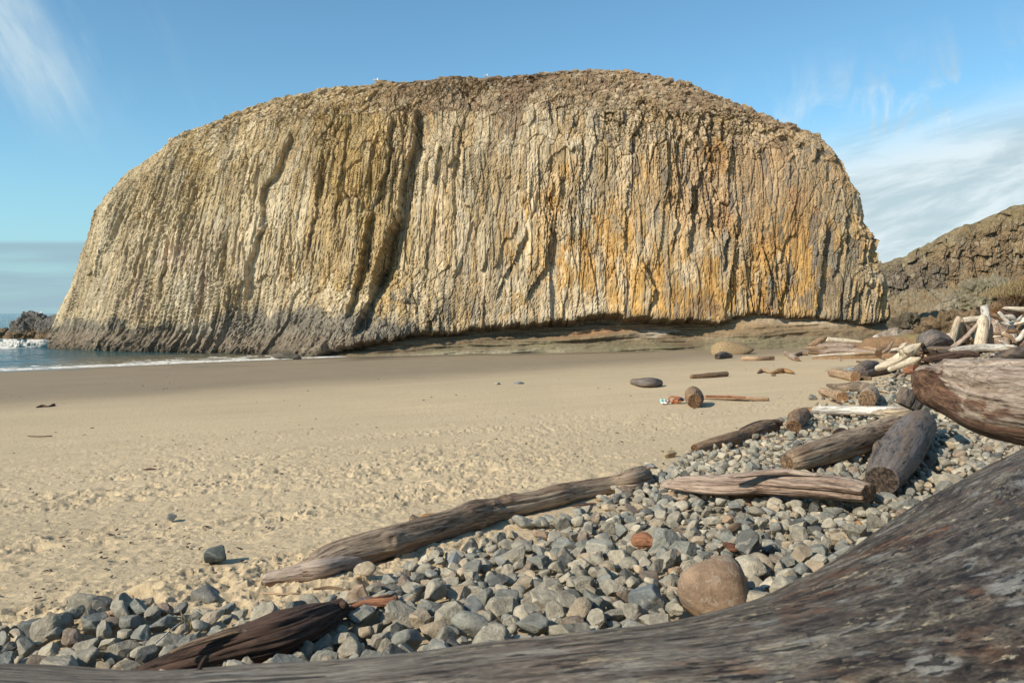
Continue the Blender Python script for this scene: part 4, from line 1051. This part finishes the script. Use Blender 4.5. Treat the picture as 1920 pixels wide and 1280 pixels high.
sh('tall grey post standing highest behind the wide bleached board', [(1852, 610, 7.5, DS+.9), (1848, 588, 8, DS+.9), (1845, 573, 7, DS+.9)], 'silver', ends='cc')
sh('narrow grey upright plank just right of the wide bleached board', [(1861, 650, 5, DS+.2), (1858, 625, 4, DS+.4), (1855, 606, 3, DS+.4)], 'slab', ends='pp')
sh('pale short log leaning out of the left side of the shelter', [(1768, 632, 4.5, DS+1), (1778, 630, 5.5, DS+1), (1790, 628, 5, DS+1)], 'white', ends='rc')
sh('grey plank filling the gap at the back of the shelter', [(1808, 610, 5, DS+1.6), (1825, 625, 6, DS+1.5), (1835, 642, 6, DS+1.4)], 'black', ends='pp')
log('drift_log', 'long pale grey log lying along the ground in front of the shelter', [(1786, 656, 5, DS-2), (1830, 652, 7, DS-2), (1870, 652, 7, DS-2.2), (1900, 650, 4, DS-2.4)], 'silver', seg=40, ends='pp', lump=.08)
log('driftwood_stump', 'big twisted dark grey root stump left of the driftwood shelter', [(1728, 652, 9, DS-.5), (1742, 638, 19, DS-.3), (1758, 640, 18, DS), (1782, 645, 14, DS+.3)], 'black', seg=70, ends='pp', lump=.28, groove=.12)
log('driftwood_stump', 'brown bark-covered stump foot under the twisted root stump', [(1745, 655, 7, DS-1), (1765, 657, 8, DS-1), (1790, 655, 5, DS-1)], 'black', seg=40, ends='pp', lump=.2, groove=.1)
log('drift_log', 'dark weathered log lying behind the massive log, with pale stones on it', [(1735, 674, 5, 22), (1770, 668, 7, 22), (1810, 664, 7, 22), (1832, 666, 4, 22)], 'dark', seg=40, ends='pp', lump=.15, groove=.1)
log('drift_log', 'smooth grey log behind the massive log at the right edge', [(1870, 670, 6, 18), (1900, 664, 11, 18), (1950, 655, 15, 18)], 'black', seg=40, ends='pr', lump=.06)
# root tangle at the right edge
RT = 'root wads and branches piled at the right edge'
def rt(label, st, mat, **kw): log('driftwood_root', label, st, mat, group=RT, cat_='driftwood root', seg=44, groove=.12, **kw)
rt('broad brown root wad with a pale streak right of the shelter', [(1866, 606, 8, DS), (1876, 626, 17, DS), (1885, 644, 19, DS), (1895, 656, 12, DS)], 'slab', ends='pp', lump=.3)
rt('grey forked branch standing out of the root pile', [(1873, 586, 3, DS-1), (1888, 604, 4.5, DS-1), (1898, 620, 6, DS-1), (1903, 640, 5, DS-1)], 'silver', ends='rp', lump=.15)
rt('short side branch crossing the grey forked branch', [(1880, 606, 2.5, DS-1.2), (1893, 608, 4, DS-1.2), (1902, 602, 2.5, DS-1.2)], 'silver', ends='rp', lump=.2)
rt('dark round root head high in the root pile', [(1880, 588, 9, DS+1), (1890, 588, 13, DS+1), (1902, 590, 10, DS+1)], 'dark', ends='rr', lump=.3)
rt('pale log on top of the root pile running off the right edge', [(1884, 578, 3, DS+.8), (1910, 580, 5, DS+.8), (1960, 584, 6, DS+.8)], 'white', ends='pr')
rt('thick brown root in the lower right of the root pile', [(1898, 640, 10, DS-.5), (1915, 630, 14, DS-.5), (1935, 615, 16, DS-.5)], 'brown', ends='pp', lump=.3)
rt('white broken limb at the right edge, halfway up the root pile', [(1908, 606, 5, DS-.8), (1925, 600, 7, DS-.8), (1945, 595, 7, DS-.8)], 'white', ends='pr', lump=.1)
rt('dark tangled roots between the shelter and the broad root wad', [(1858, 600, 5, DS+1.2), (1870, 606, 9, DS+1.2), (1890, 612, 11, DS+1.2)], 'dark', ends='pp', lump=.35)
rt('shaggy brown root clump at the bottom of the pile, above the smooth grey log', [(1880, 655, 6, DS-1.2), (1893, 648, 12, DS-1.2), (1910, 650, 10, DS-1.2)], 'brown', ends='pp', lump=.35)
g_ = np.random.default_rng(77)
for k_, (x0, y0, x1, y1, nn_, lab_, nm_) in enumerate([
        (1500, 645, 1660, 668, 12, 'around the far stack of drift logs', 'loose sticks at the far stack'),
        (1650, 645, 1740, 684, 18, 'below the orange sandstone ramp', 'bleached sticks below the ramp'),
        (1780, 652, 1915, 668, 12, 'just behind the massive log', 'pale sticks behind the massive log'),
        (1640, 700, 1720, 735, 8, 'on the stones left of the massive log', 'short sticks left of the massive log'),
        (1860, 590, 1925, 650, 12, 'caught in the root pile at the right edge', 'sticks caught in the root pile')]):
    ab_ = sorted((g_.uniform(x0, x1), g_.uniform(y0, y1)) for _ in range(nn_)); cnt_ = {}
    for a_, b_ in ab_:
        L_ = g_.uniform(10, 26); t_ = g_.normal(0, .35) if k_ < 4 else g_.uniform(-1.3, 1.3)
        rr_ = g_.uniform(1.3, 3.0)*(1.6 if k_ in (1, 2, 4) else 1); L_ *= 1.5 if k_ in (1, 2) else 1
        st_ = [(a_, b_, rr_), (a_+L_*.5*math.cos(t_), b_-L_*.5*math.sin(t_)*.5, rr_*1.1), (a_+L_*math.cos(t_), b_-L_*math.sin(t_), rr_*.6)]
        if k_ == 4: st_ = [q + (DS-1.5,) for q in st_]
        elif k_ in (1,): st_ = [q + (30.+g_.uniform(-2, 3),) for q in st_]
        wd_ = ['white', 'tan', 'brown', 'slab', 'silver'][g_.integers(5)]; cnt_[wd_] = cnt_.get(wd_, 0) + 1
        cn_ = dict(white='bleached', tan='tan', brown='brown', slab='greyish', silver='silvery')[wd_]
        log('stick', f"{['first', 'second', 'third', 'fourth', 'fifth', 'sixth', 'seventh', 'eighth'][min(cnt_[wd_]-1, 7)]} {cn_} stick from the left {lab_}", st_, wd_, k=1.0, lift=.03, seg=12, ends='pp', nmin=10, cat_='stick', group=nm_, lump=.15)
# small pieces in the cobbles
SM = 'wood scraps among the cobbles'
def sm(label, st, mat, name='driftwood_chunk', cat_='driftwood chunk', **kw): log(name, label, st, mat, group=SM, cat_=cat_, **kw)
sm('dark brown knot of wood among the cobbles above the round boulder', [(1192, 1014, 11), (1208, 1012, 14), (1222, 1016, 10)], 'red', lift=.08, seg=50, ends='rr', lump=.2)
sm('purple-brown curled bark scrap in the cobbles below the pale slab', [(1362, 1000, 8), (1380, 990, 10), (1396, 978, 6)], 'brown', lift=.05, seg=30, ends='pp', lump=.2)
sm('small reddish wood scrap below the curled bark scrap', [(1360, 1020, 5), (1374, 1026, 8), (1390, 1028, 5)], 'red', lift=.08, seg=30, ends='pp')
sm('red-brown shaggy bark strip stretched right of the dark rotten wedge', [(650, 1142, 4), (690, 1130, 7), (735, 1128, 9), (742, 1120, 5)], 'red', lift=.12, seg=40, ends='pp', lump=.2, groove=.15)
sm('second thin bark strip under the shaggy bark strip', [(655, 1132, 2), (695, 1124, 4), (728, 1116, 3)], 'red', lift=.14, seg=24, ends='pp')
sm('thin brown stick on the sand below the left end of the long log', [(492, 1111, 1.5), (530, 1113, 2), (560, 1112, 1.2)], 'tan', seg=16, ends='pp', name='stick', cat_='stick')
sm('brown stick lying over the first cobbles under the long log', [(590, 1104, 2), (620, 1101, 3), (655, 1107, 2)], 'brown', lift=.07, seg=16, ends='pp', name='stick', cat_='stick')
sm('orange-brown wood scrap behind the middle of the long log', [(792, 970, 6), (806, 968, 7), (824, 966, 4)], 'orange', seg=30, ends='pp', lump=.2)
sm('yellow broken board under the right end of the long log', [(1165, 930, 4), (1185, 927, 6), (1205, 924, 3)], 'orange', lift=.02, seg=30, ends='pp', flat=.6)
sm('orange bark flake in front of the right end of the long log', [(1120, 936, 3), (1140, 936, 6), (1158, 934, 3)], 'orange', seg=30, ends='pp', flat=.6)
sm('dark shaggy bark clump on the sand in front of the long log', [(1075, 948, 3), (1095, 945, 5), (1115, 944, 3)], 'dark', seg=30, ends='pp', flat=.5, lump=.3)
sm('small dark wood clump beside the rounded stone at the long log', [(1008, 978, 4), (1020, 980, 6), (1030, 978, 3)], 'red', seg=24, ends='pp', lump=.3)
sm('pale straw-coloured stick rising from the left cobble heap', [(292, 1205, 1.6, 4.55), (318, 1182, 1.4, 4.7), (343, 1164, 1.0, 4.9)], 'white', seg=12, ends='pp', name='stick', cat_='stick')
sm('rusty bark scrap in the stones near the fat dark log', [(1566, 812, 5), (1580, 808, 6), (1590, 812, 4)], 'dark', lift=.05, seg=24, ends='pp', lump=.3)
sm('orange splintered twigs on the stones above the furrowed log', [(1615, 800, 2), (1632, 793, 3), (1652, 789, 2)], 'orange', lift=.06, seg=20, ends='pp', lump=.3)
sm('orange lump on the cobbles at the right of the round tan boulder', [(1600, 984, 5), (1610, 982, 7)], 'orange', lift=.08, seg=24, ends='rr', lump=.15)
KE = 'strands of kelp on the damp sand'
log('kelp', 'black strand of kelp lying on the damp sand at the left', [(70, 763, 1.6), (80, 761, 2.8), (90, 762, 1.5), (101, 759, 3.0)], 'dark', seg=20, ends='pr', cat_='kelp', group=KE)
log('kelp', 'thin brown strand of kelp on the dry sand below the black one', [(52, 817, .8), (75, 818, 1.0), (97, 817, 1.0)], 'dark', seg=12, ends='pp', cat_='kelp', group=KE)
log('kelp', 'short dark strand lying on the sand in the middle left', [(270, 880, 1.2), (283, 879, 2.0), (294, 880, 1.0)], 'dark', seg=12, ends='pp', cat_='kelp', group=KE)

# ------------------------------------------------------------------ the foreground trunk
def build_fore():
    S = [(-900, 1266, 1.36, .40), (-300, 1262, 1.31, .43), (0, 1250, 1.28, .46), (250, 1247, 1.28, .46), (430, 1247, 1.28, .48), (560, 1243, 1.29, .49), (700, 1219, 1.31, .50), (850, 1196, 1.33, .52), (1000, 1182, 1.36, .54), (1160, 1168, 1.41, .56),
         (1270, 1141, 1.47, .60), (1400, 1096, 1.56, .66), (1500, 1060, 1.66, .72), (1600, 1008, 1.84, .78), (1700, 952, 2.10, .84), (1780, 908, 2.38, .88), (1850, 872, 2.72, .92), (1920, 834, 3.12, .96), (2050, 786, 3.9, 1.0), (2300, 735, 5.2, 1.0)]
    pts = np.array([on(a, b, y) for a, b, y, r in S]); rad = np.array([r for *_, r in S])
    T = np.gradient(pts, axis=0); T /= np.linalg.norm(T, axis=1)[:, None]
    v = pts - np.array([0, 0, CAMZ]); v /= np.linalg.norm(v, axis=1)[:, None]
    n = np.cross(T, v); n /= np.linalg.norm(n, axis=1)[:, None]
    n = np.where(n[:, 2:3] < 0, -n, n)
    C = pts - n*rad[:, None]
    P = np.concatenate([C, rad[:, None]], 1)
    # even out the path
    for _ in range(2): P[1:-1, :3] = P[1:-1, :3]*.6 + .2*(P[:-2, :3] + P[2:, :3])
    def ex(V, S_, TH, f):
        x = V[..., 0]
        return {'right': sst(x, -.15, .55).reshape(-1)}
    t = empty('foreground_trunk', (.3, 1.2, 2.4)); tag(t, 'enormous weathered tree trunk filling the bottom edge and lower right corner', 'driftwood trunk')
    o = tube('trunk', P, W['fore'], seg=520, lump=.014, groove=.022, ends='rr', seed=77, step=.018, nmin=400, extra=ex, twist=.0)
    part(o, t)
    # the small broken twig stuck on its left part
    p = on(372, 1262, 1.235)
    o = tube('twig', np.array([[*p, .0018], [p[0]+.004, p[1], p[2]+.012, .0016], [p[0]+.009, p[1]+.002, p[2]+.022, .001]]), W['dark'], seg=10, ends='pp', seed=3, nmin=8)
    part(o, t)
build_fore()

# ------------------------------------------------------------------ cobbles
LAND = [('round tan boulder', 1342, 1150), ('dark rotten wedge', 470, 1200), ('pale split slab', 1440, 930), ('fat dark log', 1690, 880), ('furrowed log', 1560, 850), ('long drift log\'s middle', 850, 1010),
        ('long drift log\'s left end', 560, 1090), ('large smooth stone', 150, 1150), ('dark knot of wood', 1205, 1014), ('dark upright stone', 892, 1160), ('massive pale log', 1860, 830), ('club-shaped log', 1380, 830), ('silvery white log', 1620, 775), ('dark craggy rock', 60, 1190), ('tuft of dry grass', 356, 1196), ('grey wedge-shaped rock', 380, 1120), ('tan square-edged rock', 1430, 1075),
        ('long drift log\'s right end', 1200, 920), ('faceted blue-grey rock', 1222, 1150), ('cobble corner by the trunk', 1560, 1010)]
LP = np.array([at(a, b)[:2] for _, a, b in LAND])
KINDS_C = [('blue-grey', (.20, .20, .172)), ('grey', (.27, .245, .19)), ('pale grey', (.36, .32, .24)), ('tan', (.34, .275, .19)), ('dark grey', (.10, .10, .09)), ('orange-brown', (.30, .215, .145)), ('brown', (.20, .155, .115))]
PROB = np.array([.18, .38, .22, .09, .08, .015, .035]); PROB = PROB/PROB.sum()
HEAP = at(170, 1180)
def in_bank(x, y):
    e = edge(x, y) + .55*fbm(np.asarray(x)*.5, np.asarray(y)*.5, o=3, seed=701)
    return e + 1.5*np.exp(-(((x-HEAP[0])/1.0)**2 + ((y-HEAP[1])/.5)**2))
# openings of bare sand (px,py,radius px)
BARE = [(at(395, 1190), .28), (at(430, 1140), .36), (at(500, 1140), .30), (at(560, 1115), .28), (at(950, 1000), .3), (at(1060, 965), .45), (at(1000, 1010), .25), (at(470, 1130), .35)]
HEAP = at(180, 1190)
def build_cobbles():
    g = np.random.default_rng(42)
    cell = {}
    placed = []
    def ok(x, y, r, f):
        i, j = int(x/.5), int(y/.5)
        for a in range(i-1, i+2):
            for b in range(j-1, j+2):
                for (u, v, q) in cell.get((a, b), ()):
                    if (u-x)**2+(v-y)**2 < ((q+r)*f)**2: return False
        return True
    def add(x, y, r): cell.setdefault((int(x/.5), int(y/.5)), []).append((x, y, r))
    def cand(n, y0, y1):
        # sample evenly on the picture's ground strip, thin far out
        s = g.uniform(CAMZ/y1, CAMZ/y0, n); y = CAMZ/s*.55 + 0
        y = g.uniform(0, 1, n); y = 1/((1-y)/y0 + y/y1)
        x = g.uniform(-.72, .78, n)*y
        return x, y
    for (rlo, rhi, n, f, y0, y1) in [(.12, .17, 110, 1.3, 3.2, 30), (.09, .12, 700, .9, 3.0, 30), (.065, .09, 9000, .78, 3.0, 34), (.045, .065, 30000, .76, 3.0, 32), (.028, .045, 34000, .76, 3.0, 18)]:
        xs, ys = cand(n, y0, y1); e = in_bank(xs, ys)
        for x, y, ee in zip(xs, ys, e):
            r = g.uniform(rlo, rhi)
            if y > 20 and r < .05: continue
            if ee < r*1.2:
                # stray stones thin out on the sand
                if not (ee > -.5 and g.random() < .02): continue
            if any((x-p[0])**2 + (y-p[1])**2 < q*q for p, q in BARE) and g.random() < .93: continue
            if y < 5 and x > .9: continue
            if any((x-p)**2 + (y-q)**2 < (k_*.9+r*.55)**2 for p, q, k_ in KEEP): continue
            if ok(x, y, r, f): add(x, y, r); placed.append((x, y, r))
    P = np.array(placed)
    zb = ground(P[:, 0], P[:, 1]) + .05*(fbm(P[:, 0]*1.3, P[:, 1]*1.3, o=2, seed=705) + .6)*sst(in_bank(P[:, 0], P[:, 1]), 0, 1)
    zb = zb + .10*np.exp(-(((P[:, 0]-HEAP[0])/.7)**2 + ((P[:, 1]-HEAP[1])/.4)**2))
    z = zb + P[:, 2]*.30 + g.uniform(0, .05, len(P))*(P[:, 2] > .05)
    app = P[:, 2]/P[:, 1]
    ap_x = P[:, 0]/P[:, 1]*FPX + CX; ap_y = HOR + (CAMZ-z)/P[:, 1]*FPX
    # hidden behind the foreground trunk?
    bx = [-900, 0, 560, 850, 1160, 1270, 1400, 1500, 1600, 1700, 1780, 1850, 1920, 2300]; by = [1262, 1250, 1243, 1196, 1168, 1141, 1096, 1060, 1008, 952, 908, 872, 834, 735]
    vis = (ap_y - app*FPX*.6 < np.interp(ap_x, bx, by)) & (ap_x > -20) & (ap_x < 1940)
    score = np.where(vis, app, 0)
    order = np.argsort(-score)
    ind = order[:285]; rest = order[285:]
    rest = rest[(ap_y[rest] - app[rest]*FPX < np.interp(ap_x[rest], bx, by) + 260) & (ap_x[rest] > -250) & (ap_x[rest] < 2300)]
    kinds = g.choice(len(KINDS_C), len(P), p=PROB)
    # prototypes
    protos = []
    for k in range(28):
        ang = k % 4 != 0
        Pr, Fr = rock_shape(800+k, 5, 8 + k % 5, 70 if ang else 14, (1, g.uniform(.68, .92), g.uniform(.5, .8)), .07 if ang else .05)
        me = mk('cobble', Pr, None, Fr, mat=M_cob, smooth=not ang); protos.append((me.data, 'angular' if ang else 'rounded')); bpy.data.objects.remove(me)
    recs = []
    for i in ind:
        pr, shp = protos[g.integers(len(protos))]
        o = bpy.data.objects.new('cobble', pr); COL.objects.link(o)
        M = rotm(g, .38); s = P[i, 2]*g.uniform(1.02, 1.2)
        from mathutils import Matrix
        o.matrix_world = Matrix.Translation((P[i, 0], P[i, 1], z[i])) @ Matrix(M.tolist()).to_4x4() @ Matrix.Diagonal((s, s, s, 1))
        kn, kc = KINDS_C[kinds[i]]
        c = np.array(kc)*g.uniform(.85, 1.15)
        o.color = (*c, 1)
        li = int(np.argmin(((LP - P[i, :2])**2).sum(1)))
        recs.append((o, kn, shp, li, float(((LP[li]-P[i, :2])**2).sum())))
    ORD = ['nearest', 'second nearest', 'third nearest', 'fourth nearest', 'fifth nearest', 'sixth nearest', 'seventh nearest', 'eighth nearest', 'ninth nearest', 'tenth nearest', 'eleventh nearest', 'twelfth nearest', 'thirteenth nearest', 'fourteenth nearest', 'fifteenth nearest', 'sixteenth nearest', 'seventeenth nearest', 'eighteenth nearest', 'nineteenth nearest', 'twentieth nearest', 'twenty-first nearest', 'twenty-second nearest', 'twenty-third nearest', 'twenty-fourth nearest', 'twenty-fifth nearest', 'twenty-sixth nearest']
    bk = {}
    for r_ in recs: bk.setdefault((r_[1], r_[2], r_[3]), []).append(r_)
    for (kn, shp, li), L in bk.items():
        L.sort(key=lambda q: q[4])
        for j, q in enumerate(L):
            lab = f"{kn} {shp} cobble, {ORD[min(j, 25)]} of its kind to {LAND[li][0]}"
            tag(q[0], lab, 'cobble', 'cobbles of the stone bank')
    # all the smaller stones as one mass
    Vs, Fs, Cs = [], [], []; off = 0
    lo = [rock_shape(900+k, 2, 9, 30, (1, .8, .62), .05) for k in range(14)]; hi = [rock_shape(900+k, 3, 9, 34, (1, .8, .62), .06) for k in range(14)]
    for i in rest:
        Pr, Fr = (hi if app[i] > .008 else lo)[g.integers(14)]
        Q = (Pr*P[i, 2]*1.12) @ rotm(g, .4).T + np.array([P[i, 0], P[i, 1], z[i]])
        Vs.append(Q); Fs.append(Fr+off); off += len(Pr)
        c = np.array(KINDS_C[kinds[i]][1])*g.uniform(.8, 1.2); Cs.append(np.repeat(c[None], len(Pr), 0))
    o = mk('pebbles', np.concatenate(Vs), None, np.concatenate(Fs), mat=M_peb, smooth=False, attrs={'Col': np.concatenate(Cs)})
    tag(o, 'mass of small grey stones filling the bank between the larger cobbles', 'pebbles', kind='stuff')
    print('cobbles', len(P), 'rest', len(rest), 'verts', off)
build_cobbles()

# ------------------------------------------------------------------ grass, debris
M_grass = plain('dry_grass', (.25, .19, .095), .9, .35, 6)
def blades(name, pts, h, n, mat, label, cat_, spread=.5, wd=.02, kind=None):
    g = np.random.default_rng(5)
    V, F = [], []
    for (x, y, z) in pts:
        for _ in range(n):
            a = g.uniform(0, 2*math.pi); l = h*g.uniform(.6, 1.2); b = np.array([x, y, z]) + np.array([g.normal(0, spread*.4), g.normal(0, spread*.4), 0])
            d = np.array([math.cos(a), math.sin(a), 0]); q = np.array([-d[1], d[0], 0])*wd; lean = g.uniform(.2, 1.0)*l
            k = len(V)
            V += [b-q, b+q, b+d*lean*.35+[0, 0, l*.6]+q*.7, b+d*lean*.35+[0, 0, l*.6]-q*.7, b+d*lean+[0, 0, l*.85]]
            F += [(k, k+1, k+2), (k, k+2, k+3), (k+3, k+2, k+4)]
    o = mk(name, np.array(V), None, np.array(F), mat=mat, smooth=False)
    return tag(o, label, cat_, kind=kind)
gp = []
g = np.random.default_rng(3)
for _ in range(420):
    px = g.uniform(1862, 2050); py = g.uniform(500, 545)
    yy = g.uniform(53, 60); p = on(px, py, yy); zt = CAMZ + (HOR - (545 - .38*(min(px, 1930)-1862)))/FPX*yy
    gp.append((p[0], yy, min(p[2], zt)-.5))
blades('grass', gp, .55, 26, M_grass, 'dry golden grass growing on top of the bluff at the right edge', 'grass', 1.2, .012, kind='stuff')
def tuft(px, py, label, h=.16, col=None, lift=.05):
    p = at(px, py); o = blades('grass_tuft', [(p[0], p[1], p[2]+lift)], h, 26, M_grass, label, 'grass tuft', .10, .0035)
tuft(356, 1196, 'small tuft of dry golden grass beside the dark rotten wedge', .13)
def debris():
    """thin scatter of bark crumbs and twigs over the churned sand"""
    g = np.random.default_rng(12); V, F = [], []; off = 0
    B, Fb = ico(1)
    n = 0
    while n < 520:
        y = 1/g.uniform(1/48, 1/4.6); x = g.uniform(-.68, .55)*y
        if edge(np.array(x), np.array(y)) > .3 or shore(x, y) < 16: continue
        w_ = fbm(np.array([x*.6]), np.array([y*.6]), o=3, seed=720)[0]
        if w_ < -.05 + .1*(y/30): continue
        r = g.uniform(.003, .011)*(1 + y*.05)
        Q = (B*np.array([r*g.uniform(1, 3), r, r*.5])) @ rotm(g, .2).T + np.array([x, y, float(ground(x, y)) + .006])
        V.append(Q); F.append(Fb+off); off += len(B); n += 1
    o = mk('beach_litter', np.concatenate(V), None, np.concatenate(F), mat=plain('bark_crumbs', (.06, .038, .026), .9))
    tag(o, 'dark bark crumbs and twig bits scattered over the sand', 'beach litter', kind='stuff')
debris()

# ------------------------------------------------------------------ bag and shoes
M_leather = plain('tan_leather', (.34, .13, .055), .5, .15, 30)
M_navy = plain('navy_cloth', (.02, .025, .05), .7)
M_pink = plain('pink_cloth', (.55, .30, .34), .8)
M_teal = plain('teal_mesh', (.25, .50, .48), .7)
M_sole = plain('white_rubber', (.72, .70, .66), .6, .08)
def ell(name, c, r, mat, thing, seed=0, rough=.0, p=None):
    P, F = (rock_shape(seed, 4, 6, p or 6, (1, 1, 1), rough))
    o = mk(name, P*np.array(r) + np.array(c), None, F, mat=mat, loc=tuple(c)); part(o, thing); return o
bp = at(1264, 757)
k = bp[1]/FPX
t = empty('handbag', tuple(bp)); tag(t, 'tan leather handbag lying on its side on the sand left of the round log end', 'bag')
ell('bag_body', bp + np.array([6*k, .12, 6*k]), (15*k, .14, 7.5*k), M_leather, t, 951, .04, 8)
ell('flap', bp + np.array([12*k, .02, 8.5*k]), (5*k, .04, 4*k), M_navy, t, 952, .03, 8)
def loop(name, c, rx, rz, r, mat, thing):
    a = np.linspace(0, math.pi, 12)
    P = np.stack([c[0] + rx*np.cos(a), c[1] + 0*a, c[2] + rz*np.sin(a), 0*a + r], 1)
    o = tube(name, P, mat, seg=10, lump=0, groove=0, ends='rr', nmin=24); part(o, thing)
loop('strap', bp + np.array([-2*k, -.02, 6*k]), 9*k, 7*k, .012, M_leather, t)
loop('strap', bp + np.array([0*k, .22, 6*k]), 9*k, 7*k, .012, M_leather, t)
ell('scarf', bp + np.array([-10*k, .05, 5*k]), (4*k, .08, 4*k), M_pink, t, 953, .15)
for j, (dx_, lab) in enumerate([(-18, 'left running shoe of the teal and white pair beside the bag'), (-12, 'right running shoe of the teal and white pair, touching the bag')]):
    s0 = bp + np.array([(dx_-5)*k, -.02*j, 0]); t = empty('shoe', tuple(s0)); tag(t, lab, 'shoe', 'pair of running shoes by the bag')
    ell('sole', s0 + np.array([0, .05, .03]), (.055, .14, .028), M_sole, t, 955, 0, 5)
    ell('upper', s0 + np.array([0, .07, .08]), (.048, .11, .055), M_teal, t, 956, .02, 5)
# ------------------------------------------------------------------ gulls
M_gull = plain('white_feather', (.80, .80, .78), .8, .05)
M_gw = plain('grey_feather', (.35, .36, .38), .8, .05)
M_bill = plain('yellow_bill', (.6, .4, .08), .5, .05)
def gull(px, py, y, lab, s=1.0):
    c = on(px, py, y); t = empty('gull', tuple(c)); tag(t, lab, 'gull', 'gulls resting on the rocks')
    ell('body', c + np.array([0, 0, .22*s]), (.26*s, .11*s, .12*s), M_gull, t, 961, 0, 4)
    ell('head', c + np.array([.20*s, 0, .40*s]), (.075*s, .065*s, .07*s), M_gull, t, 962, 0, 4)
    ell('neck', c + np.array([.17*s, 0, .31*s]), (.06*s, .055*s, .09*s), M_gull, t, 962, 0, 4)
    ell('bill', c + np.array([.29*s, 0, .39*s]), (.05*s, .015*s, .015*s), M_bill, t, 963, 0, 4)
    for q in (-1, 1):
        ell('wing', c + np.array([-.05*s, q*.09*s, .25*s]), (.27*s, .03*s, .08*s), M_gw, t, 964, 0, 4)
        o = tube('leg', np.array([[c[0], c[1]+q*.04, c[2]-.05, .01], [c[0], c[1]+q*.04, c[2]+.14, .01]]), M_bill, seg=8, lump=0, groove=0, nmin=6); part(o, t)
gull(705, 155, 83, 'white gull standing on the skyline of the stack, left of the summit')
gull(911, 146, 83, 'smaller looking gull on the skyline, just left of the summit rise', .8)
gull(75, 590, 108, 'gull sitting on the jagged reef at the left', 1.0)
gull(42, 595, 108, 'gull at the far left end of the jagged reef', .9)
print('scene built')
